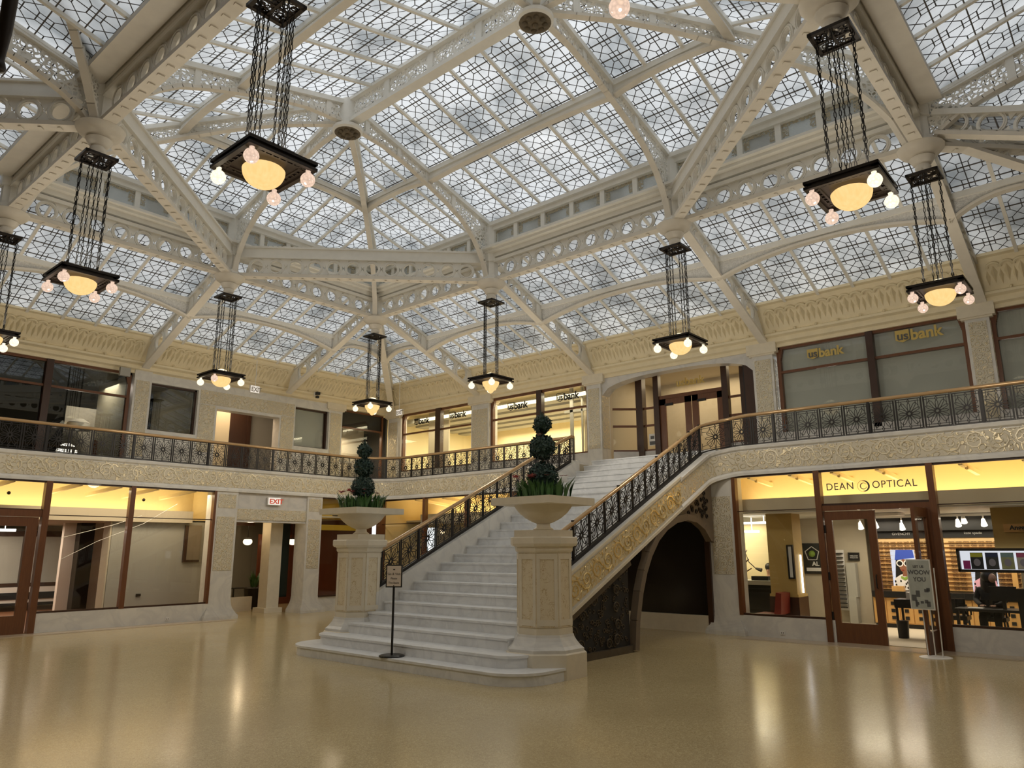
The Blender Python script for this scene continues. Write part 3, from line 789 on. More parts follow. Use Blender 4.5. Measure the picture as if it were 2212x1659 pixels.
def column(side, P, s0, s1, z0, z1, depth, capz=None, orn=(.5, 1.), base=None, side_panel=None, lab=''):
    r = thing('pier' if base else 'column', lab, 'column', FP(side, P, (s0+s1)/2, z0, .2))
    part('shaft', FB(MB(), side, P, s0, s1, z0, z1, 0, depth), M['marble'], r)
    if capz:
        c = FB(MB(), side, P, s0-.14, s1+.14, capz+.05, z1, -.07, depth)
        FB(c, side, P, s0-.08, s1+.08, capz, capz+.05, -.04, depth)
        part('capital', c, M['stoneplain'], r)
    if orn:
        part('ornament_panel', FB(MB(), side, P, s0+.07, s1-.07, orn[0], orn[1], -.012, .05), M['ornfine'], r)
    if side_panel is not None:
        mb = MB()
        for sv, sg in side_panel:
            if side == 'E': mb.box(P+.06, P+depth-.06, sv-.012 if sg < 0 else sv, sv if sg < 0 else sv+.012, orn[0], orn[1])
            else: mb.box(sv-.012 if sg < 0 else sv, sv if sg < 0 else sv+.012, P+.06, P+depth-.06, orn[0], orn[1])
        part('ornament_panel', mb, M['ornfine'], r)
    if base:
        c = MB(); f = FP
        for k in range(12):
            e = .17*((11-k)/11)**1.8; FB(c, side, P, s0-e-.01, s1+e+.01, .10 + .035*k, .10 + .035*(k+1), -e-.01, depth)
        FB(c, side, P, s0-.19, s1+.19, 0, .10, -.20, depth); part('base', c, M['marble'], r)
    return r
column('E', UX, 24.62, 25.30, MZ, 8.1, .5, 7.78, (5.2, 7.6), lab='square marble corner column on the upper floor, right of the smallest lamp')
column('E', UX, 19.23, 20.18, MZ, 8.1, .5, 7.75, (5.5, 7.55), lab='marble column between the two lit bank windows')
column('E', UX, 13.98, 14.58, MZ, 8.1, .55, 7.74, (5.5, 7.6), side_panel=[(13.98, -1)], lab='carved marble column left of the bank entrance at the stair head')
column('E', UX, 7.91, 8.53, MZ, 8.1, .55, 7.73, (5.3, 7.6), side_panel=[(7.91, -1)], lab='carved marble column between the bank entrance and the grey bank windows')
column('E', UX, 2.45, 2.98, MZ, 8.1, .55, 7.73, (5.2, 7.65), side_panel=[(2.45, -1)], lab='carved marble column right of the grey bank windows, near the right picture edge')
column('N', UY, 10.0, 10.58, MZ, 8.1, .45, None, (5.2, 7.75), lab='carved marble column right of the big dark upper left window')
column('N', UY, 17.84, 18.5, MZ, 8.12, .5, 7.80, (5.0, 7.7), lab='carved marble column right of the plain grey window on the left upper floor')

# carved wall with an opening on the left upper side
w = MB()
for s0, s1, z0, z1 in ((10.58, 12.24, MZ, 6.12), (10.58, 12.24, 7.74, 8.05), (12.24, 12.98, MZ, 8.05), (12.98, 15.55, 7.17, 8.05), (15.55, 16.24, MZ, 8.05), (16.24, 17.84, MZ, 6.15), (16.24, 17.84, 7.72, 8.05)):
    FB(w, 'N', UY, s0, s1, z0, z1, 0, .45)
wr = struct('wall_left_upper', w, M['marble'])
w = MB()
for s0, s1, z0, z1 in ((12.32, 12.90, 5.55, 7.25), (15.62, 16.18, 5.6, 7.25), (12.32, 16.18, 7.28, 7.78)): FB(w, 'N', UY, s0, s1, z0, z1, -.012, .05)
part('ornament_panel', w, M['ornfine'], wr)

# ------------------------------------------------------------------ windows
nwin = [20]
def window(side, P, s0, s1, z0, z1, mull=(), trans=None, frame='wood', glass='pane', d=.18, fw=.10, curl=True):
    r = srtoot('window_%d' % nwin[0]); nwin[0] += 1
    f = MB()
    FB(f, side, P, s0, s0+fw, z0, z1, d-.06, d+.08); FB(f, side, P, s1-fw, s1, z0, z1, d-.06, d+.08)
    FB(f, side, P, s0, s1, z1-fw, z1, d-.06, d+.08); FB(f, side, P, s0, s1, z0, z0+fw*.6, d-.06, d+.08)
    if curl:
        for s, sg in ((s0, 1), (s1, -1)):
            for k in range(5): FB(f, side, P, s, s + sg*(fw + .07*(1-k/5)), z1-.16-.06*k, z1-.10-.06*k, d-.05, d+.06)
    part('frame', f, M[frame], r)
    edges = [s0] + [x for m in mull for x in m] + [s1]
    for a, b in mull: part('mullion', FB(MB(), side, P, a, b, z0, z1, d-.12, d+.08), M['wooddark' if frame == 'wood' else frame], r)
    if trans: part('transom', FB(MB(), side, P, s0, s1, trans-.035, trans+.035, d-.05, d+.06), M[frame], r)
    for i in range(0, len(edges), 2):
        for a, b in (((z0, trans), (trans, z1)) if trans else ((z0, z1),)):
            part('pane', FB(MB(), side, P, edges[i]+.01, edges[i+1]-.01, a, b, d, d+.012), M[glass], r)
    return r
M['signblack'] = simple('black_lettering', (.015,.015,.015), .4)
M['signgold'] = simple('gold_lettering', (.62,.46,.14), .4, .3)
M['signgrey'] = simple('dark_grey_lettering', (.10,.10,.10), .5)
M['signcream'] = simple('cream_lettering', (.75,.65,.40), .5)
w1 = window('E', UX, 20.18, 24.5, 5.4, 7.92, [(22.03, 22.34)], 7.03)
banksign('E', UX, 23.72, 7.38, .23, M['signblack'], M['signcream'], w1, True, .12)
banksign('E', UX, 21.55, 7.40, .23, M['signblack'], M['signcream'], w1, False, .12)
w2 = window('E', UX, 14.58, 19.23, 5.4, 7.92, [(16.66, 16.90)], 7.06)
banksign('E', UX, 18.35, 7.36, .24, M['signblack'], M['signcream'], w2, False, .12)
banksign('E', UX, 15.98, 7.40, .24, M['signblack'], M['signcream'], w2, False, .12)
w3 = window('E', UX, 2.98, 7.83, 5.3, 7.95, [(5.17, 5.35)], 7.17)
part('window_film', FB(MB(), 'E', UX, 3.0, 7.8, 5.3, 7.95, .28, .30), M['blind'], w3)
banksign('E', UX, 6.95, 7.44, .24, M['signgold'], M['signgrey'], w3, True, .12)
banksign('E', UX, 4.62, 7.50, .27, M['signgold'], M['signgrey'], w3, True, .12)
w4 = window('E', UX, -3, 2.45, 5.3, 7.95, [(-.4, -.25)], 7.17)
part('window_film', FB(MB(), 'E', UX, -3, 2.45, 5.3, 7.95, .28, .30), M['blind'], w4)
for a, b in ((14.58, 24.62), (-4, 7.91)): struct('wall_east_dado_%d' % int(b), FB(MB(), 'E', UX, a, b, MZ, 5.4, .06, .4), M['marblegrey'])
w5 = window('N', UY, 3.0, 9.95, 5.0, 8.0, [(7.38, 7.58)], 7.15, glass='panerefl')
w6 = window('N', UY, 10.58, 12.24, 6.12, 7.74, (), None, 'wooddark', 'panerefl', .2, .06, False)
w7 = window('N', UY, 16.24, 17.84, 6.15, 7.72, (), None, 'wooddark', 'pane', .2, .06, False)
part('window_film', FB(MB(), 'N', UY, 16.28, 17.72, 6.18, 7.68, .26, .28), M['blind'], w7)
w8 = window('N', UY, 18.5, 20.85, 5.0, 7.95, (), 7.22, 'wood', 'pane', .25, .06, False)
part('dark_panel', FB(MB(), 'N', UY, 18.5, 20.85, 7.24, 7.95, .27, .30), M['dark'], w8)
struct('wall_left_dado', FB(FB(MB(), 'N', UY, 3, 10, MZ, 5.0, .05, .4), 'N', UY, 18.5, 20.9, MZ, 5.0, .05, .4), M['marblegrey'])

# bowed bank entrance behind an elliptical marble arch at the stair head
PX_ = 21.35
r = srtoot('wall_entrance_arch'); a = MB(); s0, s1 = 8.5, 14.0; n = 20
pts = [FP('E', UX, s0, 8.1), FP('E', UX, s1, 8.1)] 
for k in range(n+1):
    t = k/n; s = s1 + (s0-s1)*t; x = abs(2*t-1); z = 7.30 + .52*math.sqrt(max(0, 1 - x**2.6)); pts.append(FP('E', UX, s, z))
a.prism([p + V((.08,0,0)) for p in pts], (.42,0,0)); part('arch', a, M['marblegrey'], r)
r = srtoot('door_1'); E1 = 21.9; E0 = 21.25
def vpost(s, x, w, mat, z0=MZ, z1=8.0, name='post'): part(name, MB().box(x-w/2, x+w/2, s-w/2, s+w/2, z0, z1), M[mat], r)
P0, P1, P2, P3, P4, P5 = (E0, 13.75), (E1, 13.0), (E1, 12.35), (E1, 9.87), (E1, 9.25), (E0, 8.75)
for (x, s), w in ((P1, .26), (P2, .20), (P3, .20), (P4, .2), (P5, .3)): vpost(s, x, w, 'wooddark')
part('post', MB().box(E0-.1, E0+.5, 8.55, 8.95, MZ, 8.0), M['black'], r)
def leafwall(p, q, zs):
    p, q = V((*p, 0)), V((*q, 0))
    part('pane', MB().bar(p + V((0,0,6.6)), q + V((0,0,6.6)), .012, 2.7), M['pane'], r)
    mb = MB()
    for z in zs: mb.bar(p + V((0,0,z)), q + V((0,0,z)), .07, .07)
    part('rail', mb, M['wood'], r)
    part('dado', MB().bar(p + V((0,0,5.1)), q + V((0,0,5.1)), .1, .55), M['marblegrey'], r)
leafwall(P0, P1, (5.4, 6.25, 6.85, 7.95)); leafwall(P1, P2, (5.4, 6.25, 6.85, 7.95)); leafwall(P3, P4, (5.4, 6.25, 6.85, 7.95)); leafwall(P4, P5, (5.4, 6.25, 6.85))
part('transom_pane', MB().box(E1-.01, E1+.01, P3[1], P2[1], 7.15, 7.95), M['pane'], r)
part('transom', MB().box(E1-.06, E1+.06, P3[1], P2[1], 7.08, 7.2), M['wood'], r)
text('lettering', 'usbank', 'E', E1, 11.6, 7.45, .26, M['signgold'], r, -.03, bold=.008)
for a, b in ((11.1, 12.25), (9.95, 11.06)):
    d = MB(); d.box(E1-.03, E1+.03, a, a+.22, MZ, 7.08).box(E1-.03, E1+.03, b-.22, b, MZ, 7.08).box(E1-.03, E1+.03, a, b, 6.88, 7.08).box(E1-.03, E1+.03, a, b, MZ, 5.15)
    lf = part('door_leaf', d, M['wood'], r)
    part('door_pane', MB().box(E1-.008, E1+.008, a+.22, b-.22, 5.15, 6.88), M['pane'], lf)
    part('door_closer', MB().box(E1-.06, E1+.0, b-.5, b-.2, 6.84, 6.92), M['blackiron'], lf)
part('notice', MB().box(E1-.02, E1-.012, 12.45, 12.72, 5.55, 5.95), M['white'], r)
part('notice_print', MB().box(E1-.026, E1-.02, 12.47, 12.70, 5.58, 5.70).box(E1-.026, E1-.02, 12.52, 12.66, 5.78, 5.88), M['signgrey'], r)
# rooms behind the upper windows
def room(nm, x0, x1, y0, y1, z0, z1, wallm, ceilm, floorm=None, skip=''):
    t = .08
    sides = {'W':(x0-t,x0,y0,y1,z0,z1),'E':(x1,x1+t,y0,y1,z0,z1),'S':(x0,x1,y0-t,y0,z0,z1),'N':(x0,x1,y1,y1+t,z0,z1)}
    for k, b in sides.items():
        if k not in skip: struct('wall_%s_%s' % (nm, {'W':'west','E':'east','S':'south','N':'north'}[k]), MB().box(*b), M[wallm])
    struct('ceiling_%s' % nm, MB().box(x0, x1, y0, y1, z1, z1+t), M[ceilm])
    if floorm: struct('floor_%s' % nm, MB().box(x0, x1, y0, y1, z0, z0+.01), M[floorm])
M['lightcream'] = simple('pale_yellow_office_paint', (.80,.70,.45), .7)
room('bank', UX+.55, 27.5, 14.1, 26, MZ, 8.3, 'lightcream', 'lightcream', 'beige', 'W')
cv = MB()
for k in range(5): cv.box(22.2 + k*.95, 22.75 + k*.95, 14.1, 26, 7.75, 7.95)
struct('beam_office_ceiling', cv, M['greywall'])
struct('wall_office_partition', MB().box(22.6, 22.68, 14.9, 15.9, 4.85, 8.3).box(22.6, 22.68, 23.2, 24.5, 4.85, 8.3), M['beige'])
struct('beam_office_glazing', MB().box(22.3, 22.36, 14.1, 16.6, 7.2, 7.3).box(22.3, 22.36, 16.2, 16.34, 4.85, 8.3).box(22.3, 22.36, 15.75, 15.82, 4.85, 8.3), M['greywall'])
room('vestibule', 22.6, 24.5, 8.4, 14.0, MZ, 8.2, 'beige', 'beige', 'beige', 'W')
struct('ceiling_entrance', MB().box(UX+.5, 22.6, 8.5, 14.0, 8.1, 8.2), M['beige'])
struct('wall_vestibule_side', MB().box(UX+.55, 22.6, 14.0, 14.08, MZ, 8.1).box(UX+.55, 22.6, 8.42, 8.5, MZ, 8.1), M['beige'])
room('north', -6, 21.3, UY+.55, 30.5, MZ, 8.1, 'dark', 'dark', 'dark', 'S')
struct('wall_left_partition', MB().box(12.2, 12.3, UY+.5, 29, MZ, 8.1).box(17.1, 17.2, UY+.5, 29, MZ, 8.1).box(10.2, 10.3, UY+.5, 29, MZ, 8.1).box(18.2, 18.28, UY+.5, 29, MZ, 8.1), M['beige'])
# left opening: lit lobby wall with a dark door
struct('wall_lobby_back', MB().box(12.3, 17.1, 27.6, 27.7, MZ, 8.1), M['greywall'])
struct('door_2', MB().box(14.7, 15.35, 27.45, 27.6, MZ, 7.5).box(14.58, 14.7, 27.4, 27.62, MZ, 7.6).box(15.35, 15.5, 27.4, 27.62, MZ, 7.6), M['wooddark'])
struct('wall_lobby_side', MB().box(12.3, 14.58, 27.4, 27.5, MZ, 8.1), M['cream'])
struct('wall_shop_back', MB().box(18.3, 21.2, 27.4, 27.5, MZ, 8.1), M['beige'])
struct('beam_shop', MB().box(18.3, 21.2, 27.0, 27.1, 5.9, 6.0).box(20.3, 20.9, 26.8, 27.3, 4.85, 6.2), M['greywall'])
# lit meeting corner seen through the dark upper left window
M['litwall'] = simple('lit_white_wall', (.80,.72,.64), .7)
struct('wall_meeting', MB().box(9.2, 10.2, 29, 29.1, MZ, 7.2).box(10.2, 10.75, 29, 29.1, MZ, 7.05), M['litwall'])
solo('floor_lamp', MB().lathe([(.14,4.86),(.14,4.9),(.02,4.92),(.02,6.3)], 12, (9.5, 28.5, 0)).lathe([(.42,6.3),(.36,6.55),(.18,6.68),(.02,6.7)], 16, (9.5, 28.5, 0)), M['litwall'], 'pale dome-shaded floor lamp in the lit room behind the dark upper left window', 'lamp', sm=40)
solo('easel', MB().bar((10.5,28.6,4.86),(10.3,28.6,6.35),.05,.05).bar((10.1,28.6,4.86),(10.3,28.6,6.35),.05,.05).box(10.05,10.55,28.5,28.56,5.3,6.0), M['wood'], 'brown wooden stand in the lit room behind the dark upper left window', 'stand')
# ------------------------------------------------------------------ stair geometry
SL = .4673
NZ = lambda x: .814 + (x - 10.68)*SL          # nosing line
YR0, YL0 = 9.17, 13.40                        # inside faces of the stringers
YR1, YL1 = 8.83, 13.75                        # outside faces
RY, LY = 9.0, 13.58                           # railing lines
RH = 1.12
st = thing('grand_staircase', 'wide white marble staircase rising from two stone newel posts to the balcony', 'staircase', (10.5, 11.2, 0))
RIS = .2035
def rounded(x0, x1, y0, y1, rf, z0, z1, n=10):
    pts = []
    for k in range(n+1):
        a = PI + (PI/2)*k/n; pts.append((x0+rf + rf*math.cos(a), y0+rf + rf*math.sin(a), z0))
    pts.append((x1, y0, z0)); pts.append((x1, y1, z0))
    for k in range(n+1):
        a = PI/2 + (PI/2)*k/n; pts.append((x0+rf + rf*math.cos(a), y1-rf + rf*math.sin(a), z0))
    return pts
def roundstep(x0, x1, y0, y1, rf, z0, z1):
    mb = MB(); mb.prism(rounded(x0+.025, x1, y0+.025, y1-.025, rf, z0, z1), (0,0,z1-z0-.035))
    p = rounded(x0, x1, y0, y1, rf, z1-.04, z1); mb.prism(p, (0,0,.04)); return mb
part('step', roundstep(9.30, 10.6, 7.86, 14.52, .72, 0, RIS), M['marblestep'], st)
part('step', roundstep(9.68, 10.6, 8.34, 14.05, .45, RIS, 2*RIS), M['marblestep'], st)
for n in range(3, 25):
    x = 10.68 + (n-4)*.4355; 
    if n == 3: x = 10.22
    x1 = 10.68 + (n-3)*.4355 + .06
    ya, yb = (8.95, 13.5) if n < 5 else (YR0, YL0)
    if n == 24: x1 = 20.0
    mb = MB().box(x+.025, x1, ya, yb, max(0, (n-1)*RIS-.05), n*RIS-.035).box(x, x1, ya, yb, n*RIS-.04, n*RIS)
    part('step', mb, M['marblestep'], st)
SX1 = 16.6; TX = 18.1                                      # where the stringers level out
def sband(x, o): return NZ(x) + o
def stringer(y0, y1, name, mat, lo, hi, x0=10.9):
    te = SX1 if y0 == YR1 or y0 == YR1-.012 else TX
    xs = [x0 + (te-x0)*k/20 for k in range(21)]
    top = [V((x, y0, sband(x, hi))) for x in xs]; bot = [V((x, y0, sband(x, lo))) for x in xs]
    # ease into the level balcony band
    for k in range(1, 9) if te == TX else ():
        x = TX + (A + .1 - TX)*k/8; t = k/8
        top.append(V((x, y0, min(MZ, sband(x, hi))))); bot.append(V((x, y0, min(FZ, sband(x, lo)) )))
    mb = MB(); mb.prism(top + bot[::-1], (0, y1-y0, 0)); return part(name, mb, mat, st)
LO, HI = -.51, .30
for y0, y1 in ((YR1, YR0), (YL0, YL1)):
    stringer(y0, y1, 'stringer', M['marble'], LO, HI)
stringer(YR1-.012, YR1+.02, 'ornament_band', M['orngold'], LO+.13, HI-.10, 11.2)
stringer(YL1-.02, YL1+.012, 'ornament_band', M['orngold'], LO+.13, HI-.10, 11.2)
mb = MB()
for (lo, hi) in ((LO-.01, LO+.06), (HI-.05, HI+.01)):
    mb.prism([(11.0, YR1-.03, sband(11.0, lo)), (SX1, YR1-.03, sband(SX1, lo)), (SX1, YR1-.03, sband(SX1, hi)), (11.0, YR1-.03, sband(11.0, hi))], (0,.05,0))
part('moulding', mb, M['stoneplain'], st)
so = MB().prism([(11.3, YR1+.02, sband(11.3, LO+.06)), (TX, YR1+.02, sband(TX, LO+.06)), (A, YR1+.02, 4.05), (A, YR1+.02, 4.25), (TX, YR1+.02, sband(TX, LO+.2)), (11.3, YR1+.02, sband(11.3, LO+.2))], (0, YL1-YR1-.04, 0))
part('soffit', so, M['greywall'], st)
# raised scrolls of gilt ornament on the outer stringer and the balcony band
def scroll(mb, c, U, W, Nn, R, turns=1.6, flip=1, r=.021, n=16):
    pts = []
    for k in range(n):
        t = k/(n-1); a = flip*(2*PI*turns*t); rad = R*(1-t*.86); pts.append(c + U*(rad*math.cos(a)) + W*(rad*math.sin(a)) + Nn*(.004))
    mb.tube(pts, [r*(1-.5*k/(n-1)) for k in range(n)], 5); return mb
def scrollrun(p, q, W, Nn, R, gap=None):
    p, q = V(p), V(q); d = q-p; Ln = d.length; U = d.normalized(); mb = MB(); gap = gap or R*2.05; n = int(Ln/gap)
    for i in range(n):
        c = p + U*(Ln*(i+.5)/n); f = 1 if i % 2 else -1
        scroll(mb, c, U*f, W*f, Nn, R, 1.7, 1)
        for a in (.6, 1.5, 2.3, 3.6, 4.6, 5.5):
            o = c + U*(math.cos(a)*R*.95) + W*(math.sin(a)*R*.95); e = o + (U*math.cos(a+.9*f) + W*math.sin(a+.9*f))*R*.5
            mb.tube([o, (o+e)/2 + W*R*.08, e], [.006, .018, .004], 5)
    return mb
M['gilt'] = simple('gilded_relief', (.82,.64,.30), .35, .8)  # stringer gilding, deeper than on the balcony: warm light painted in
M['giltpale'] = simple('pale_gilded_relief', (.84,.76,.58), .35, .2)
Wn = V((-SL, 0, 1)).normalized()
part('relief', scrollrun((11.5, YR1-.012, sband(11.5, (LO+HI)/2)), (SX1, YR1-.012, sband(SX1, (LO+HI)/2)), Wn, V((0,-1,0)), .20), M['gilt'], st)

# ------------------------------------------------------------------ balcony
RC = 1.6
def balc_path(o=0):
    # along the left side, round the corner, along the right side to the stair; o = offset towards the room
    pts, nr = [], []
    pts.append(V((2, B-o, 0))); nr.append(V((0,-1,0)))
    cx, cy = A-RC, B-RC
    for k in range(13):
        a = PI/2 - (PI/2)*k/12; rr = RC - o; pts.append(V((cx + rr*math.cos(a), cy + rr*math.sin(a), 0))); nr.append(V((-math.cos(a), -math.sin(a), 0)))
    pts.append(V((A-o, YL1-.02, 0))); nr.append(V((-1,0,0)))
    return pts, nr
def smin(a, b, k=.30):
    h = max(k - abs(a-b), 0)/k; return min(a, b) - h*h*k*.25
def right_path(o=0, straight=True):
    # up the last of the stair, round the bend and along the balcony; o = offset behind the face
    pts, nr = [], []
    if straight:
        for k in range(12): pts.append(V((SX1 + (TX-SX1)*k/12, YR1, 0))); nr.append(V((0,-1,0)))
    cx, cy, rr = TX, YR1-.54, .54
    for k in range(11):
        a = PI/2 - (PI/2)*k/10; pts.append(V((cx + rr*math.cos(a), cy + rr*math.sin(a), 0))); nr.append(V((-math.cos(a), -math.sin(a), 0)))
    pts = [p - n*o for p, n in zip(pts, nr)]
    for y in (8.1, 7.9, 7.6, 7.2, 6.0, 2.0, -6.0): pts.append(V((A+o, y, 0))); nr.append(V((-1,0,0)))
    return pts, nr
def arclen(pts, x0):
    s = [x0]
    for a, b in zip(pts, pts[1:]): s.append(s[-1] + (b-a).length)
    return s
BPR = [(-.55,FZ),(.05,FZ),(.05,FZ+.07),(.02,FZ+.11),(.0,FZ+.12),(.0,MF-.13),(.02,MF-.12),(.05,MF-.09),(.06,MF-.02),(.04,MF),(-.55,MF)]
OPR = [(-.02,FZ+.14),(.010,FZ+.14),(.010,MF-.15),(-.02,MF-.15)]
bal = []
pts, nr = balc_path()
b = struct('trim_7', MB().sweep(BPR, pts, lambda i: nr[i]), M['marble'])
part('ornament_band', MB().sweep(OPR, pts, lambda i: nr[i]), M['orn'], b); bal.append(b)
def vsweep(prof, pts, nr, zt, zb):
    # profile heights run from FZ to MZ and are remapped to the rising band
    mb = MB(); m = len(prof)
    for p, n, t, bt in zip(pts, nr, zt, zb):
        for d, z in prof: mb.v.append(tuple(p + n*d + V((0, 0, bt + (z-FZ)/(MF-FZ)*(t-bt)))))
    for i in range(len(pts)-1):
        for k in range(m):
            l = (k+1) % m; mb.f.append((i*m+k, (i+1)*m+k, (i+1)*m+l, i*m+l))
    mb.f.append(tuple(range(m))); mb.f.append(tuple((len(pts)-1)*m + k for k in range(m-1, -1, -1)))
    return mb
pts, nr = right_path(); ss = arclen(pts, SX1)
zt = [smin(NZ(q)+HI, MF) for q in ss]; zb = [smin(NZ(q)+LO, FZ) for q in ss]
b = struct('trim_8', vsweep(BPR, pts, nr, zt, zb), M['marble'], 30)
part('ornament_band', vsweep(OPR, pts, nr, zt, zb), M['orn'], b); bal.append(b)
part('relief', scrollrun((A-.01, 8.0, 4.42), (A-.01, -2.0, 4.42), V((0,0,1)), V((-1,0,0)), .22), M['giltpale'], bal[1], 50)
part('relief', scrollrun((6.0, B-.01, 4.42), (A-RC, B-.01, 4.42), V((0,0,1)), V((0,-1,0)), .22), M['giltpale'], bal[0], 50)
part('relief', scrollrun((A-.01, B-RC, 4.42), (A-.01, 13.9, 4.42), V((0,0,1)), V((-1,0,0)), .22), M['giltpale'], bal[0], 50)
struct('floor_balcony', MB().box(A+.5, 31, -8, YR1, 4.4, MF).box(A+.5, 31, YL1, 38, 4.4, MF).box(19.9, 31, YR1, YL1, 4.4, MZ-.005).box(-6, A+.5, B+.5, 38, 4.4, MF), M['beige'])

# railing panels: starburst of looped petals in a double frame
def panel_mesh(w, h, sh, name):
    mb = MB(); t = .011
    P = lambda x, z: V((x, 0, z + sh*x))
    def ln(a, b, tt=t): mb.bar(P(*a), P(*b), tt*1.1, tt, (0,1,0))
    def loop(pts, tt=t):
        for i in range(len(pts)): ln(pts[i], pts[(i+1) % len(pts)], tt)
    x0, x1, z0, z1 = -w/2+.012, w/2-.012, .012, h-.012
    for a, b in (((x0,z0),(x1,z0)),((x0,z1),(x1,z1)),((x0,z0),(x0,z1)),((x1,z0),(x1,z1))): ln(a, b, .017)
    g = .055
    ln((x0,z0+g),(x1,z0+g)); ln((x0,z1-g),(x1,z1-g)); 
    for s in (x0+g, x1-g): ln((s,z0),(s,z0+h*.33)); ln((s,z1),(s,z1-h*.33))
    cx, cz = 0, h/2
    for k in range(12):
        a = PI/2 + k*PI/6; c, s = math.cos(a), math.sin(a)
        R = min((w/2-.03)/max(abs(c), .05), (h/2-.10)/max(abs(s), .05), .30)
        ax = lambda r, q: (cx + r*c - q*s, cz + r*s + q*c)
        loop([ax(.062,-.010), ax(.11,-.026), ax(R-.05,-.026), ax(R-.012,-.006), ax(R-.012,.006), ax(R-.05,.026), ax(.11,.026), ax(.062,.010)])
    for sz in (z0+g, z1-g):
        q = 1 if sz < h/2 else -1
        loop([(0, sz - q*.045), (.028, sz), (0, sz + q*.05), (-.028, sz)])
    for sx in (1, -1):
        for sz in (1, -1):
            p = (cx + sx*.15, cz + sz*.255); q = (cx + sx*.205, cz + sz*.17)
            ln((x1-g if sx > 0 else x0+g, cz + sz*.19), q); ln(q, p); ln(p, (cx + sx*.15, z1-g if sz > 0 else z0+g))
    mb.annulus(P(cx, cz), (1,0,sh), (0,0,1), (0,1,0), .062, .034, .03, 12)
    me = mesh(name, mb, M['blackiron']); return me
PW, PH = .585, .72
pm_flat = panel_mesh(PW-.05, PH, 0, 'railing_panel'); 
def post_mesh(w, d, h):
    return mesh('railing_post', MB().box(-w/2, w/2, -d/2, d/2, 0, h), M['blackiron'])
post_thin = mesh('railing_post_pair', MB().box(-.026, -.012, -.012, .012, 0, .77).box(.012, .026, -.012, .012, 0, .77), M['blackiron'])
post_thick = post_mesh(.055, .05, .79)
def handrail(pts, parent):
    hr = MB(); hr.tube(pts, .047, 10); part('handrail', hr, M['handrail'], parent, 50)
    return hr
def run_panels(pts, root, zb, first_thick=0, skip=lambda x: False):
    # place panels along a plan polyline
    org = V(ORG[root.name]); seg = []; tot = 0
    for a, b in zip(pts, pts[1:]): seg.append((tot, a, b)); tot += (b-a).length
    def at(s):
        for s0, a, b in seg:
            Ln = (b-a).length
            if s <= s0 + Ln + 1e-6: return a + (b-a)*((s-s0)/Ln)
        return seg[-1][2]
    n = round(tot/PW); w = tot/n
    for i in range(n):
        a, b = at(i*w), at((i+1)*w); c = (a+b)/2; d = b-a
        mpart('panel', pm_flat, root, (c.x-org.x, c.y-org.y, zb-org.z), (0,0,math.atan2(d.y, d.x)))
    for i in range(n+1):
        p = at(i*w); d = at(min(tot, i*w+.05)) - at(max(0, i*w-.05))
        mpart('post', post_thick if i % 4 == first_thick else post_thin, root, (p.x-org.x, p.y-org.y, zb-.03-org.z), (0,0,math.atan2(d.y, d.x)))
ZB = MF + .045
rl = thing('balcony_railing', 'black iron starburst balcony railing along the left side and around the far corner', 'railing', (10, B+.12, MZ))
pts, nr = balc_path(-.13)
pts[0] = V((4.0, pts[0].y, 0)); pts[-1].y = 13.62
handrail([p + V((0,0,5.60)) for p in pts], rl)
part('bottom_rail', MB().sweep([(-.02,ZB-.035),(.02,ZB-.035),(.02,ZB-.005),(-.02,ZB-.005)], pts, lambda i: nr[i]), M['blackiron'], rl)
run_panels(pts, rl, ZB, 1)
rr_ = thing('balcony_railing', 'black iron starburst balcony railing with shining handrail, to the right of the staircase', 'railing', (A+.13, 4, MZ))
ptsr, nrr = right_path(.17)
i0 = 12; base = arclen(ptsr, SX1)
pr, nn, sb = ptsr[i0:], nrr[i0:], base[i0:]
pr[-1].y = -5
zrail = [smin(NZ(q)+RH-.05, 5.62, .5) for q in sb]; zbot = [smin(NZ(q)+HI+.05, ZB, .3) for q in sb]
br = MB()
for k in range(len(pr)-1): br.bar(pr[k] + V((0,0,zbot[k]-.02)), pr[k+1] + V((0,0,zbot[k+1]-.02)), .04, .03)
part('bottom_rail', br, M['blackiron'], rr_)
k8 = next(k for k, p in enumerate(pr) if abs(p.y-8.1) < .01)
run_panels(pr[k8-2:], rr_, ZB, 2)
def bent_panel(pa, pb, za, zb_):
    c = (pa+pb)/2; d = pb-pa; w = d.length; me = panel_mesh(w-.03, .70, (zb_-za)/w, 'railing_panel_bent'); org = V(ORG[rr_.name])
    mpart('panel', me, rr_, (c.x-org.x, c.y-org.y, (za+zb_)/2-org.z), (0,0,math.atan2(d.y, d.x)))
bent_panel(pr[0], pr[k8-2], zbot[0], zbot[k8-2])
handrail([p + V((0,0,z)) for p, z in zip(pr, zrail)], rr_)
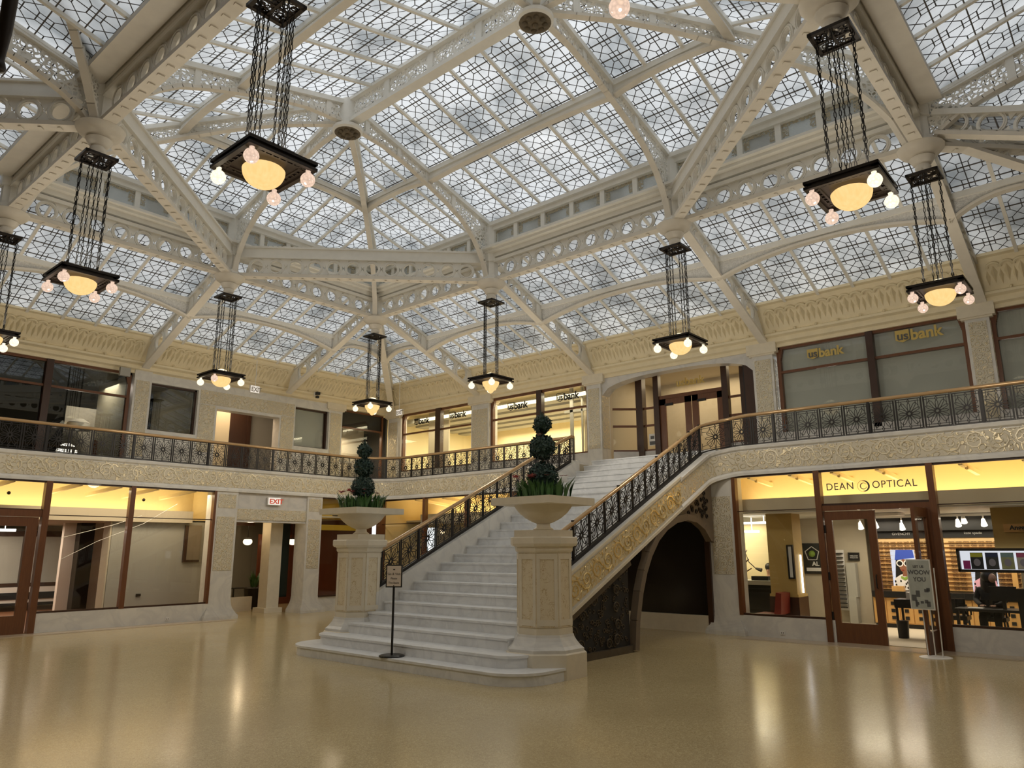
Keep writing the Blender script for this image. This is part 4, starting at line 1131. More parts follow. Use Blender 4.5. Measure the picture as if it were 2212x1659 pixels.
# stair railings
for y, lab, xe in ((LY, 'black iron starburst stair railing on the left, far side of the steps', 18.5), (RY, 'black iron starburst stair railing on the right, near side of the steps', TX)):
    s = thing('stair_railing', lab, 'railing', (11.2, y, NZ(11.2)))
    x0 = 11.15; n = round((xe-x0)/.565); w = (xe-x0)/n
    pm = panel_mesh(w-.05, .68, SL, 'stair_panel')
    org = V(ORG[s.name])
    for i in range(n):
        xc = x0 + w*(i+.5); mpart('panel', pm, s, (xc-org.x, 0, NZ(xc)+HI+.07-org.z))
    for i in range(n+1):
        xc = x0 + w*i; mpart('post', post_thick if i % 3 == 2 else post_thin, s, (xc-org.x, 0, NZ(xc)+HI+.05-org.z))
    part('bottom_rail', MB().bar((x0-.2, y, NZ(x0-.2)+HI+.03), (xe, y, NZ(xe)+HI+.03), .09, .06), M['blackiron'], s)
    pp = [V((x0-.25, y, NZ(x0-.25)+RH)), V((xe-.45, y, NZ(xe-.45)+RH))]
    if y == RY: pp = [V((x0-.25, y, NZ(x0-.25)+RH-.04))] + [V((SX1 + (TX-SX1)*k/8, y, smin(NZ(SX1 + (TX-SX1)*k/8)+RH-.05, 5.62, .5))) for k in range(9)]
    else: pp += [V((xe+.1, y, 5.60))]; pp[1].z = NZ(pp[1].x)+RH
    handrail(pp, s)
# ------------------------------------------------------------------ newel posts and urns
def newel(y, lab, ulab):
    x = 10.78; c = (x, y, 0); ph = PI/8; k = 1/math.cos(PI/8)
    g = thing('newel_post', lab, 'newel post', c)
    oct_ = lambda prof: MB().lathe([(r*k, z) for r, z in prof], 8, c, ph)
    part('plinth', oct_([(.70,0),(.70,.40),(.68,.42)]), M['stoneplain'], g)
    part('flared_base', oct_([(.66,.42),(.66,.47),(.60,.52),(.535,.60),(.50,.66),(.49,.70)]), M['marble'], g)
    part('collar', oct_([(.475,.70),(.475,.80),(.465,.805),(.465,.815),(.478,.82)]), M['stoneplain'], g)
    part('shaft', oct_([(.47,.82),(.46,2.08)]), M['stone'], g)
    mb = MB()
    for kx in range(8):
        a = kx*PI/4 + PI/4*0; d = V((math.cos(a), math.sin(a), 0)); s = V((-d.y, d.x, 0))
        for sg in (1, -1): mb.frame_box(V((x, y, 1.45)) + d*.465 + s*(sg*.155), d*.012, s*.03, V((0,0,.62)))
        mb.frame_box(V((x, y, 2.02)) + d*.464, d*.012, s*.18, V((0,0,.05))); mb.frame_box(V((x, y, .90)) + d*.47, d*.012, s*.18, V((0,0,.05)))
    part('border_bands', mb, M['stoneplain'], g)
    cap = oct_([(.47,2.08),(.50,2.12),(.505,2.18),(.53,2.20)]); cap.lathe([(.56*k,2.20),(.585*k,2.24),(.585*k,2.34),(.57*k,2.36)], 8, c, ph)
    part('cap', cap, M['stoneplain'], g)
    u = thing('stone_urn', ulab, 'urn', (x, y, 2.36))
    part('foot', MB().box(x-.38, x+.38, y-.38, y+.38, 2.36, 2.48).lathe([(.17,2.48),(.19,2.50),(.13,2.54),(.12,2.60),(.17,2.62)], 20, c), M['stoneplain'], u, 40)
    prof = [(.15,2.61),(.22,2.64),(.33,2.70),(.44,2.79),(.51,2.88),(.55,2.95)]
    part('bowl', MB().lathe(prof, 32, c), M['stoneplain'], u, 50)
    h = .68; ch = .17
    p = [(x-h+ch,y-h),(x+h-ch,y-h),(x+h,y-h+ch),(x+h,y+h-ch),(x+h-ch,y+h),(x-h+ch,y+h),(x-h,y+h-ch),(x-h,y-h+ch)]
    p = [(x-h,y-h),(x+h,y-h),(x+h,y+h),(x-h,y+h)]
    part('rim', MB().prism([(a, b, 2.93) for a, b in p], (0,0,.13)), M['stoneplain'], u)
    part('soil', MB().lathe([(.5,3.05),(.5,3.075)], 20, c), M['soil'], u)
    return x
M['taupe'] = simple('weathered_taupe_paint', (.17,.13,.09), .6, var=.2, vscale=3)
M['soil'] = simple('dark_soil', (.03,.022,.015), .9)
M['leafdark'] = simple('blue_green_leaves', (.030,.065,.050), .45, var=.6, vscale=14)
M['leafgreen'] = simple('green_leaves', (.055,.14,.035), .4, var=.5, vscale=8)
M['twig'] = simple('brown_twig', (.09,.055,.03), .8)
M['flower'] = simple('pink_flower', (.70,.24,.25), .5, var=.3, vscale=10)
M['flowerw'] = simple('white_flower', (.75,.72,.70), .5)
newel(8.55, 'octagonal stone newel post at the right foot of the stairs', 'square-rimmed stone urn on the right-hand newel post')
newel(13.88, 'octagonal stone newel post at the left foot of the stairs', 'square-rimmed stone urn on the left-hand newel post')
rnd = random.Random(3)
def leafball(c, r, n, ls):
    mb = MB(); c = V(c); mb.ball(c, r*.82, 12, 8)
    for i in range(n):
        z = rnd.uniform(-1, 1); a = rnd.uniform(0, 2*PI); q = math.sqrt(1-z*z); d = V((q*math.cos(a), q*math.sin(a), z))
        p = c + d*(r*rnd.uniform(.80, 1.0)); t = d.cross(V((rnd.uniform(-1,1), rnd.uniform(-1,1), rnd.uniform(-1,1)))).normalized()
        f = (t*rnd.uniform(.5,1) + d*rnd.uniform(.1,.9)).normalized(); s = f.cross(d).normalized()
        l = ls*rnd.uniform(.7, 1.3); k = len(mb.v)
        mb.v += [tuple(p - f*l*.3), tuple(p + s*l*.42 + d*l*.12), tuple(p + f*l), tuple(p - s*l*.42 + d*l*.12)]; mb.f += [(k,k+1,k+2),(k,k+2,k+3)]
    return mb
def blades(c, n, r0, r1, h0, h1, w, lean):
    mb = MB(); c = V(c)
    for i in range(n):
        a = rnd.uniform(0, 2*PI); r = math.sqrt(rnd.uniform((r0/r1)**2, 1))*r1; b = c + V((r*math.cos(a), r*math.sin(a), 0))
        d = V((math.cos(a + rnd.uniform(-.8,.8)), math.sin(a + rnd.uniform(-.8,.8)), 0)); s = V((-d.y, d.x, 0)); h = rnd.uniform(h0, h1); ln = lean*rnd.uniform(.3, 1.3); ww = w*rnd.uniform(.6, 1.2)
        p1 = b + V((0,0,h*.55)) + d*(ln*.3*h); p2 = b + V((0,0,h*.95)) + d*(ln*h); k = len(mb.v)
        mb.v += [tuple(b - s*ww*.4), tuple(b + s*ww*.4), tuple(p1 + s*ww), tuple(p1 - s*ww), tuple(p2)]; mb.f += [(k,k+1,k+2,k+3),(k+3,k+2,k+4)]
    return mb
def topiary(y, balls, lab, blab, seed):
    global rnd
    rnd = random.Random(seed); x = 10.78
    t = thing('topiary', lab, 'topiary', (x, y, 3.06))
    part('trunk', MB().tube([(x,y,3.05),(x+.01,y,3.7),(x-.01,y,balls[-1][0])], [.03,.025,.02], 8), M['twig'], t)
    for z, r in balls: part('foliage_ball', leafball((x, y, z), r, int(900*(r/.3)**2)+150, .055), M['leafdark'], t)
    tip = MB()
    for k in range(14): tip.tube([(x, y, balls[-1][0]+balls[-1][1]*.8), (x+rnd.uniform(-.06,.06), y+rnd.uniform(-.06,.06), balls[-1][0]+balls[-1][1]+rnd.uniform(.03,.13))], [.008,.003], 4)
    part('top_sprigs', tip, M['leafdark'], t)
    b = thing('bedding_plants', blab, 'plants', (x, y, 3.06))
    part('leaves', blades((x, y, 3.06), 230, .15, .5, .18, .36, .022, .35), M['leafgreen'], b)
    part('broad_leaves', blades((x, y, 3.06), 46, .3, .52, .22, .42, .055, .6), M['leafgreen'], b)
    fl = MB(); fw = MB()
    for k in range(9):
        a = rnd.uniform(0, 2*PI); r = rnd.uniform(.28, .48); c = V((x + r*math.cos(a), y + r*math.sin(a), 3.06 + rnd.uniform(.32, .44)))
        for j in range(6):
            e = j*PI/3; d = V((math.cos(e), math.sin(e), .25)); s = V((-d.y, d.x, 0)); q = len(fl.v); l = .055
            fl.v += [tuple(c), tuple(c + d*l*.6 + s*l*.35), tuple(c + d*l*1.2), tuple(c + d*l*.6 - s*l*.35)]; fl.f += [(q,q+1,q+2,q+3)]
    for (dx, dy) in ((-.40, -.05), (-.32, .38), (-.30, .02)):
        c = V((x+dx, y+dy, 3.44))
        for j in range(14):
            e = rnd.uniform(0, 2*PI); d = V((math.cos(e), math.sin(e), rnd.uniform(-.3,.6))); s = V((-d.y, d.x, 0)); q = len(fl.v); l = .09
            fl.v += [tuple(c), tuple(c + d*l*.6 + s*l*.35), tuple(c + d*l*1.2), tuple(c + d*l*.6 - s*l*.35)]; fl.f += [(q,q+1,q+2,q+3)]
    for k in range(7):
        a = rnd.uniform(0, 2*PI); r = rnd.uniform(.36, .5); fw.ball((x + r*math.cos(a), y + r*math.sin(a), 3.06 + rnd.uniform(.12, .3)), .024, 6, 4)
    part('pink_flowers', fl, M['flower'], b); part('white_flowers', fw, M['flowerw'], b)
topiary(8.55, [(3.44,.29),(4.01,.235),(4.44,.165)], 'three-ball topiary standing in the right-hand urn, its tip before the lit bank windows', 'grassy leaves with pink and white flowers around the right-hand topiary', 3)
topiary(13.88, [(3.55,.27),(4.02,.22),(4.40,.16)], 'three-ball topiary standing in the left-hand urn', 'grassy leaves with a red flower around the left-hand topiary', 5)

# ------------------------------------------------------------------ carved screen and arch under the stair
g = thing('iron_grille', 'dark scrolled iron grille filling the triangle under the stair slope', 'grille', (12.6, YR1+.06, 0))
gy = YR1+.06; GX0, GX1 = 11.35, 14.18
zt_ = lambda x: sband(x, LO) - .06
fr = MB().bar((GX0, gy, .07), (GX1, gy, .07), .10, .14).bar((GX0+.05, gy, .1), (GX0+.05, gy, zt_(GX0)), .1, .1).bar((GX0, gy, zt_(GX0)-.03), (GX1, gy, zt_(GX1)-.03), .12, .10)
part('frame', fr, M['grille'], g)
scr = MB(); U, W_, Nn = V((1,0,0)), V((0,0,1)), V((0,-1,0))
rg = random.Random(11)
for k in range(260):
    x = rg.uniform(GX0+.1, GX1-.05); z = rg.uniform(.16, 1.9)
    R = rg.uniform(.03, .05)
    if z < zt_(x)-.12: scr.annulus((x, gy+.02, z), U, W_, Nn, R, R*.62, .014, 10)
for x, z, R in ((11.6,.34,.14),(11.9,.28,.12),(11.75,.56,.11),(12.05,.55,.15),(12.4,.85,.12),(12.3,.3,.12),(13.6,.3,.13),(13.65,.6,.12),(13.6,.95,.12),(13.62,1.3,.12),(13.3,.25,.11),(12.8,1.1,.11),(13.2,1.35,.11)):
    scroll(scr, V((x, gy-.02, z)), U, W_, Nn, R, 1.8, 1, .018)
part('scrollwork', scr, M['grille'], g)
part('mesh_backing', MB().prism([(GX0+.1, gy+.03, .12), (GX1, gy+.03, .12), (GX1, gy+.03, zt_(GX1)-.08), (GX0+.1, gy+.03, zt_(GX0)-.06)], (0,.01,0)), M['dark'], g)
ar = thing('stair_arch', 'grey-brown carved arch frame under the upper part of the stairs', 'arch', (14, YR1+.06, 0))
inner = [(14.34,0),(14.42,.6),(14.60,1.19),(14.80,1.62),(15.06,2.00),(15.42,2.36),(15.85,2.62),(16.35,2.80),(16.9,2.88),(17.4,2.84),(17.85,2.66),(18.2,2.35)]
outer = [(13.86,0),(13.90,.55),(14.02,1.06),(14.22,1.56),(14.52,2.05)]
mb = MB()
for a, b in zip(inner, inner[1:]): mb.bar((a[0]-.06, gy, a[1]+.03), (b[0]-.06, gy, b[1]+.03), .16, .17, (0,1,0))
part('rib', mb, M['taupe'] if 'taupe' in M else M['greywall'], ar)
sp_ = MB(); poly = [(x, gy+.03, z+.06) for x, z in inner[3:]] + [(18.45, gy+.03, 2.3), (18.45, gy+.03, 3.95)] + [(x, gy+.03, zt_(x)+.0) for x in (18.0, 17.4, 16.6, 15.6, 15.0)]
sp_.prism(poly, (0,.08,0)); part('spandrel', sp_, M['taupe'] if 'taupe' in M else M['greywall'], ar)
orn_ = MB()
for k in range(46):
    x = rg.uniform(16.9, 18.2); z = rg.uniform(2.9, 3.7)
    if z < zt_(x)-.1: orn_.annulus((x, gy+.02, z), U, W_, Nn, .06, .035, .03, 8)
part('spandrel_carving', orn_, M['bronze'], ar)
# ------------------------------------------------------------------ ground-floor storefronts
def HIT(x, y, ax, val):
    d = _f*1592.09 + _s2*(x-1106) - _u2*(y-829.5); o = V((0,0,2.15)); i = 'XYZ'.index(ax)
    return o + d*((val-o[i])/d[i])
def glassbay(side, P, s0, s1, z0, z1, trans=None, glass='pane'):
    r = srtoot('window_%d' % nwin[0]); nwin[0] += 1
    if trans:
        part('transom', FB(MB(), side, P, s0, s1, trans-.012, trans+.012, .03, .07), M['wooddark'], r)
        part('pane', FB(MB(), side, P, s0, s1, trans, z1, .045, .055), M[glass], r); part('pane', FB(MB(), side, P, s0, s1, z0, trans, .045, .055), M[glass], r)
    else: part('pane', FB(MB(), side, P, s0, s1, z0, z1, .045, .055), M[glass], r)
    f = FB(MB(), side, P, s0, s1, z0, z0+.05, .0, .1); FB(f, side, P, s0, s1, z1-.05, z1, .0, .1); part('frame', f, M['wooddark'], r)
    return r
def post(side, P, s0, s1, z0, z1, d0=-.03, d1=.14, m='wood'):
    p = struct('trim_%d' % (40+nwin[0]), FB(MB(), side, P, s0, s1, z0, z1, d0, d1), M[m]); nwin[0] += 1; return p
TR = 3.09
# right side, from the stair pier towards the viewer
column('E', A, 8.42, 9.12, 0, FZ, .6, None, (1.5, 3.5), True, None, 'marble pier with scroll panel at the right end of the stair arch')
struct('baseboard_right', FB(FB(MB(), 'E', A, 6.08, 8.42, 0, .50, -.02, .12), 'E', A, -5, 3.70, 0, .50, -.02, .12), M['marble'])
wS = glassbay('E', A, 6.28, 8.36, .5, FZ, TR); post('E', A, 8.32, 8.42, .5, FZ)
post('E', A, 6.14, 6.28, 0, FZ, -.06, .16); post('E', A, 3.66, 3.80, 0, FZ, -.06, .16)
glassbay('E', A, .6, 3.66, .5, FZ, TR); post('E', A, .5, .6, .5, FZ); glassbay('E', A, -5, .5, .5, FZ, TR)
wD = glassbay('E', A, 3.80, 6.14, TR+.06, FZ, None)
struct('trim_door_head', FB(MB(), 'E', A, 3.80, 6.14, TR-.06, TR+.06, -.03, .14), M['wood'])
# shop name on the transom glass
text('lettering', 'DEAN', 'E', A, 6.02, 3.52, .17, M['signgrey'], wD, .03, sx=.95, space=1.12)
text('lettering', 'OPTICAL', 'E', A, 4.97, 3.52, .17, M['signgrey'], wD, .03, sx=.91, space=1.12)
lg = MB(); c0 = FP('E', A, 5.16, 3.58, .035)
def arc(c, R, a0, a1, w0, w1, n=24):
    for k in range(n):
        a = a0 + (a1-a0)*k/n; b = a0 + (a1-a0)*(k+1)/n; t = (k+.5)/n; wd = w0 + (w1-w0)*math.sin(PI*t)
        p = c + V((0, -math.cos(a)*R, math.sin(a)*R)); q = c + V((0, -math.cos(b)*R, math.sin(b)*R)); lg.bar(p, q, .008, wd, (q-p).cross(V((1,0,0))))
arc(c0, .135, 0, 2*PI, .006, .006); arc(c0, .120, -PI*.55, PI*.55, .006, .04); arc(c0 - V((0,.0,0)), .07, PI*.2, PI*1.9, .006, .02)
part('ring_emblem', lg, M['signgrey'], wD)
# doors
def doorleaf(name, p, q, lab, handle=1):
    p, q = V((*p, 0)), V((*q, 0)); d = (q-p).normalized(); w = (q-p).length; s = d.cross(V((0,0,1)))
    dr = thing(name, lab, 'door', (p+q)/2)
    mb = MB(); H = TR-.08
    for a, b, z0, z1 in ((0,.17,.01,H),(w-.17,w,.01,H),(.17,w-.17,H-.2,H),(.17,w-.17,.01,.45)):
        mb.frame_box(p + d*((a+b)/2) + V((0,0,(z0+z1)/2)), d*((b-a)/2), s*.035, V((0,0,(z1-z0)/2)))
    part('frame', mb, M['wood'], dr)
    part('door_pane', MB().frame_box(p + d*(w/2) + V((0,0,(.45+H-.2)/2)), d*(w/2-.17), s*.006, V((0,0,(H-.65)/2))), M['pane'], dr)
    hb = MB()
    for z in (.6, 1.5, 2.6): hb.frame_box(p + d*.0 + s*.03 + V((0,0,z)), d*.02, s*.03, V((0,0,.09)))
    part('hinges', hb, M['blackiron'], dr)
    hd = MB().tube([p + d*(w-.09) + s*.05 + V((0,0,1.25)), p + d*(w-.09) + s*.10 + V((0,0,1.28)), p + d*(w-.09) + s*.10 + V((0,0,1.52)), p + d*(w-.09) + s*.05 + V((0,0,1.55))], .015, 6)
    part('handle', hd, M['blackiron'], dr)
    return dr
doorleaf('shop_door', (A+.04, 6.12), (A+.04, 4.98), 'closed glazed mahogany door leaf of the optical shop')
doorleaf('shop_door', (A-.02, 3.90), (A-1.12, 3.93), 'open mahogany door leaf of the optical shop, swung out behind the floor poster')
struct('trim_jamb', MB().box(A-.02, A+.14, 3.80, 3.92, 0, TR), M['wood'])
# right shop shell
room('optical', A+.15, 24.6, -5, 13.6, 0, 4.35, 'beige', 'white', 'shopfloor' if 'shopfloor' in M else 'beige', 'W')
M['coveside'] = simple('cove_plaster', (.80,.66,.38), .7)
struct('beam_cove_right', MB().box(19.35, 19.6, -5, 9.2, 3.10, 3.44), M['beige'])
struct('ceiling_cove_right', MB().box(A+.15, 20.6, -5, 9.2, 4.28, 4.34).box(20.5, 20.6, -5, 9.2, 3.2, 4.3).box(A+.3, 20.5, 9.2, 9.3, 3.0, 4.3), M['coveside'])
struct('ceiling_shop_right', MB().box(19.4, 24.5, -5, 9.4, 3.06, 3.12), M['white'])
for k, y in enumerate((8.15, 7.05, 6.0, 4.95, 3.2, 2.0, .8)):
    b = MB().bar((A+.5, y, 4.02), (20.3, y-.15, 3.86), .09, .10)
    for t in (.2, .55, .85): b.ball((A+.5 + 1.6*t, y-.07, 3.93), .05, 8, 5)
    struct('beam_bracket_%d' % k, b, M['coveside'])
# shop contents
M['shoplight'] = emit('lit_display_panel', (1.0, .93, .80), 1.1)
M['boardmaple'] = simple('pale_maple_display', (.72,.50,.24), .5, var=.1, vscale=2)
solo('pillar', MB().box(20.0, 20.62, 7.42, 8.12, .95, 3.08).box(19.97, 20.65, 7.39, 8.15, .9, .97), M['ochrewall'], 'tall ochre square pillar inside the optical shop window', 'pillar')
solo('pillar_base', MB().box(19.96, 20.66, 7.38, 8.16, 0, .90), M['wooddark'], 'dark wooden wainscot around the foot of the ochre pillar', 'wainscot')
solo('led_tube', MB().box(20.30, 20.34, 7.36, 7.395, 1.0, 1.98), emit('white_led_tube', (.9,.92,1.0), 3), 'upright white glowing tube on the side of the ochre pillar', 'light')
M['posterblack'] = simple('black_poster', (.012,.015,.014), .4)
M['postergreen'] = simple('green_print', (.22,.35,.05), .5); M['paper'] = simple('white_paper', (.75,.74,.72), .6)
def onwall(name, lab, cat, X, y0, y1, z0, z1, mat, frame=None, t=.03):
    g = thing(name, lab, cat, (X, (y0+y1)/2, z0))
    part('sheet', MB().box(X-t, X, min(y0,y1), max(y0,y1), z0, z1), mat, g)
    if frame:
        y0, y1 = min(y0,y1), max(y0,y1)
        part('frame', MB().box(X-t-.02, X, y0-.04, y0, z0-.04, z1+.04).box(X-t-.02, X, y1, y1+.04, z0-.04, z1+.04).box(X-t-.02, X, y0, y1, z1, z1+.04).box(X-t-.02, X, y0, y1, z0-.04, z0), frame, g)
    return g
g = onwall('eye_chart', 'small framed white chart on the ochre pillar side', 'picture', 19.99, 7.47, 7.56, 1.40, 2.20, M['paper'], M['black'])
g = onwall('wall_poster', 'black poster with a green pentagon, behind the ochre pillar', 'poster', 23.9, 7.98, 8.62, 1.42, 2.26, M['posterblack'], M['black'])
pm = MB(); pts = [V((23.86, 8.30 + .22*math.cos(a), 1.98 + .22*math.sin(a))) for a in (PI/2 + 2*PI*k/5 for k in range(5))]
for a, b in zip(pts, pts[1:] + pts[:1]): pm.bar(a, b, .02, .02, (1,0,0))
part('pentagon_outline', pm, M['paper'], g); part('green_head', MB().ball((23.86, 8.30, 1.98), .10, 10, 6), M['postergreen'], g)
text('lettering', 'AL', 'E', 23.86, 8.32, 1.62, .13, M['paper'], g, 0, bold=.006)
part('pale_strip', MB().box(23.85, 23.87, 8.02, 8.5, 1.46, 1.56), M['paper'], g)
g = onwall('welcome_sign', 'small black landscape sign on the pale inner wall of the optical shop', 'sign', 23.9, 6.96, 7.20, 1.83, 1.98, M['posterblack'], M['black'])
text('lettering', 'WELCOME', 'E', 23.86, 7.19, 1.90, .042, M['paper'], g, 0); text('lettering', 'WALK-INS', 'E', 23.86, 7.19, 1.85, .036, M['paper'], g, 0)
# pale inner wall and frame rack
struct('wall_shop_inner', MB().box(23.92, 24.0, 6.7, 13, 0, 3.1), M['beige'])
struct('wall_shop_yellow', MB().box(22.6, 22.7, 9.0, 12, 0, 3.1), M['lightcream'])
g = thing('frame_rack', 'tall white rack of eyeglass rows seen through the closed door', 'rack', (23.7, 7.5, .35))
part('back_panel', MB().box(23.72, 23.76, 7.32, 7.70, .35, 2.1), M['paper'], g)
for k in range(14): part('shelf', MB().box(23.62, 23.72, 7.34, 7.68, .42 + k*.12, .45 + k*.12), M['blackiron'], g)
solo('water_cooler', MB().box(23.5, 23.8, 7.02, 7.24, 0, .75).box(23.55, 23.8, 6.98, 7.24, .75, 1.72), M['greywall'], 'pale grey tall cabinet next to the frame rack', 'cabinet')
# lit display boards
M['specs'] = simple('dark_spectacle_frames', (.16,.09,.045), .3)
def board(lab, y0, y1, gap=None):
    g = thing('display_board', lab, 'display', (23.5, (y0+y1)/2, 1.0))
    part('panel', MB().box(23.48, 23.55, y0, y1, .98, 2.42), M['boardmaple'], g)
    sp = MB(); rg2 = random.Random(int(y0*10)); z = 1.06
    while z < 2.36:
        y = y0 + .08
        while y < y1 - .12:
            if not (gap and gap[0] < y < gap[1] and z < 2.1):
                for o in (-.035, .035): sp.annulus((23.45, y+o, z + rg2.uniform(-.01,.01)), (0,1,0), (0,0,1), (1,0,0), .03, .019, .012, 8)
                sp.box(23.44, 23.455, y-.075, y+.075, z+.018, z+.028)
            y += .175
        z += .088
    o = part('spectacles', sp, M['specs'], g); o['kind'] = 'stuff'
    part('header', MB().box(23.44, 23.5, y0, y1, 2.42, 2.62), M['black'], g)
    sh = MB()
    for k in range(12): sh.box(23.40, 23.48, y0, y1, 1.02 + k*.115, 1.028 + k*.115)
    part('shelf_edges', sh, M['maple'], g)
    return g
M['shoplightdim'] = emit('backlit_poster_paper', (.85,.86,.95), .75)
g1 = board('lit maple spectacle display with a sunglasses poster, seen through the shop doorway', 4.72, 6.34, (5.28, 5.98))
g2 = board('lit maple spectacle display behind the seated person', 2.9, 4.62, (3.35, 4.05))
text('lettering', 'GIVENCHY', 'E', 23.43, 5.85, 2.51, .07, M['paper'], g1, 0); text('lettering', 'kate spade', 'E', 23.43, 4.05, 2.51, .07, M['paper'], g2, 0)
solo('board_post', MB().box(23.3, 23.55, 2.96, 3.08, 1.0, 2.7), M['maple'], 'pale wooden upright at the right end of the spectacle displays', 'post')
# portrait posters (a person in white sunglasses and a blue hat; a pink lower one)
def portrait(lab, y0, y1, z0, z1, hat, shirt):
    g = thing('portrait_poster', lab, 'poster', (23.4, (y0+y1)/2, z0)); X = 23.40; cy = (y0+y1)/2; w = y1-y0; h = z1-z0
    Q = lambda a, b: (X, y1 - a*w, z0 + b*h)
    part('sheet', MB().box(X, X+.02, y0, y1, z0, z1), M['shoplightdim'], g)
    def flat(nm, pts, mat, k): part(nm, MB().prism([(X - .002*k, y1-a*w, z0+b*h) for a, b in pts], (-.002,0,0)), mat, g)
    ov = lambda ca, cb, ra, rb, n=16: [(ca + ra*math.cos(2*PI*i/n), cb + rb*math.sin(2*PI*i/n)) for i in range(n)]
    flat('dark_hair', [(.12,.30),(.95,.22),(.98,.75),(.2,.75)], M['black'], 1)
    flat('shirt', [(.02,0),(.98,0),(.92,.30),(.62,.42),(.35,.38),(.08,.28)], shirt, 2)
    flat('neck', [(.42,.34),(.66,.34),(.66,.5),(.45,.48)], M['skindark'], 3)
    flat('face', ov(.52,.60,.20,.17), M['skindark'], 4)
    flat('hat', [(.16,.74),(.98,.80),(.94,1),(.24,1)], hat, 5)
    for a in (.36, .66): flat('lens_rim', ov(a,.66,.15,.085), M['paper'], 6); flat('lens', ov(a,.66,.10,.058), M['black'], 8)
    flat('lips', ov(.46,.49,.06,.015), M['red'], 6)
    bl = MB(); rq = random.Random(5)
    for i in range(14): bl.prism([(X-.008, y1-(a)*w, z0+b*h) for a, b in ov(rq.uniform(.1,.9), rq.uniform(.03,.24), .035, .03, 7)], (-.002,0,0))
    part('shirt_spots', bl, M['black'], g)
    flat('necklace', [(.34,.30),(.5,.24),(.68,.30),(.66,.36),(.5,.31),(.37,.35)], M['postergreen'], 7)
M['shoplightdim'] = emit('backlit_poster_paper', (.85,.86,.95), .75)
M['skindark'] = simple('printed_skin', (.22,.09,.05), .5); M['hatblue'] = simple('printed_blue', (.03,.07,.42), .5); M['pinkprint'] = simple('printed_pink', (.80,.42,.55), .5)
portrait('backlit portrait poster of a person in round white sunglasses and blue hat', 5.32, 5.94, 1.0, 2.1, M['hatblue'], M['paper'])
portrait('pink backlit portrait poster half hidden behind the seated person', 3.4, 4.0, 1.0, 2.0, M['pinkprint'], M['pinkprint'])
# cabinets under the displays
def cab(lab, y0, y1):
    g = thing('drawer_cabinet', lab, 'cabinet', (23.0, (y0+y1)/2, 0))
    part('body', MB().box(22.95, 23.6, y0, y1, .12, .82), M['maple'], g); part('plinth', MB().box(23.0, 23.6, y0, y1, 0, .12), M['black'], g); part('top', MB().box(22.88, 23.6, y0, y1, .82, .98), M['black'], g)
    n = max(1, round((y1-y0)/.36))
    for i in range(n):
        c = y0 + (y1-y0)*(i+.5)/n
        dr = part('door', MB().box(22.925, 22.95, c-(y1-y0)/n/2+.012, c+(y1-y0)/n/2-.012, .15, .80), M['maple'], g)
        for z in (.28, .47, .66): part('square_pull', MB().box(22.912, 22.926, c-.05, c+.05, z-.045, z+.045), M['black'], dr)
cab('honey maple cabinet with square black pulls, seen through the shop doorway', 4.72, 6.4)
cab('honey maple cabinet with square black pulls, under the display behind the seated person', 2.6, 4.68)
# ceiling track and spot lights
solo('light_track', MB().box(22.5, 22.56, 2.6, 7.6, 2.96, 3.02), M['white'], 'long white lighting track under the optical shop ceiling', 'track')
M['spot'] = emit('spot_lamp_face', (1.0,.95,.85), 3)
def spot(y, z, lab):
    g = thing('track_spotlight', lab, 'spotlight', (22.53, y, z), 0, 'track spotlights in the optical shop')
    part('stem', MB().box(22.51, 22.55, y-.015, y+.015, z+.16, 2.97), M['white'], g)
    part('head', MB().tube([(22.5, y, z+.15), (22.58, y, z)], [.04,.075], 12), M['white'], g, 50); part('lamp_face', MB().tube([(22.578, y, z+.004), (22.586, y, z-.01)], [.075,.075], 12), M['spot'], g)
for y, z, lab in ((6.42, 2.70, 'leftmost white track spotlight, seen through the closed door glass'), (6.02, 2.72, 'white track spotlight seen in the doorway, left of the other'), (5.35, 2.66, 'white track spotlight seen in the doorway, over the sunglasses poster'),
                  (4.0, 2.72, 'white track spotlight first to the right of the door mullion'), (3.86, 2.80, 'white track spotlight set slightly higher, over the seated person'), (3.42, 2.72, 'white track spotlight second from the right end of the track'), (3.12, 2.76, 'rightmost white track spotlight on the track')): spot(y, z, lab)
struct('beam_soffit_black', MB().box(23.2, 23.6, 2.6, 6.4, 2.62, 3.06), M['black'])
solo('ceiling_vent', MB().box(21.2, 21.9, 5.1, 5.75, 2.98, 3.05), M['white'], 'pale square ceiling box above the shop doorway', 'vent')
# furniture
solo('waste_bin', MB().lathe([(.11,0),(.14,.42)], 14, (20.5, 5.10, 0)), M['black'], 'black waste bin on the shop floor by the doorway', 'bin', sm=40)
g = thing('side_table', 'small black table behind the floor poster', 'table', (20.7, 5.0, 0))
part('top', MB().box(20.4, 21.0, 4.5, 5.22, .72, .92), M['black'], g)
for x in (20.44, 20.96):
    for y in (4.54, 5.18): part('leg', MB().box(x-.025, x+.025, y-.025, y+.025, 0, .72), M['black'], g)
solo('tissue_box', MB().box(20.6, 20.85, 4.72, 4.98, .92, 1.08), M['paper'], 'white paper box on the small black table', 'box')
solo('card_box', MB().box(23.0, 23.2, 5.6, 5.9, .98, 1.12), M['maple'], 'small tan box on the cabinet under the sunglasses poster', 'box')
g = thing('reception_desk', 'black desk with a pale top by the yellow inner wall', 'desk', (21.6, 9.2, 0))
part('body', MB().box(21.3, 22.2, 8.6, 10.4, 0, 1.12), M['black'], g); part('top', MB().box(21.22, 22.25, 8.5, 10.5, 1.12, 1.24), M['greywall'], g)
solo('desk_tray', MB().box(21.4, 21.7, 8.75, 9.25, 1.24, 1.36), M['black'], 'black tray of papers on the reception desk', 'tray')
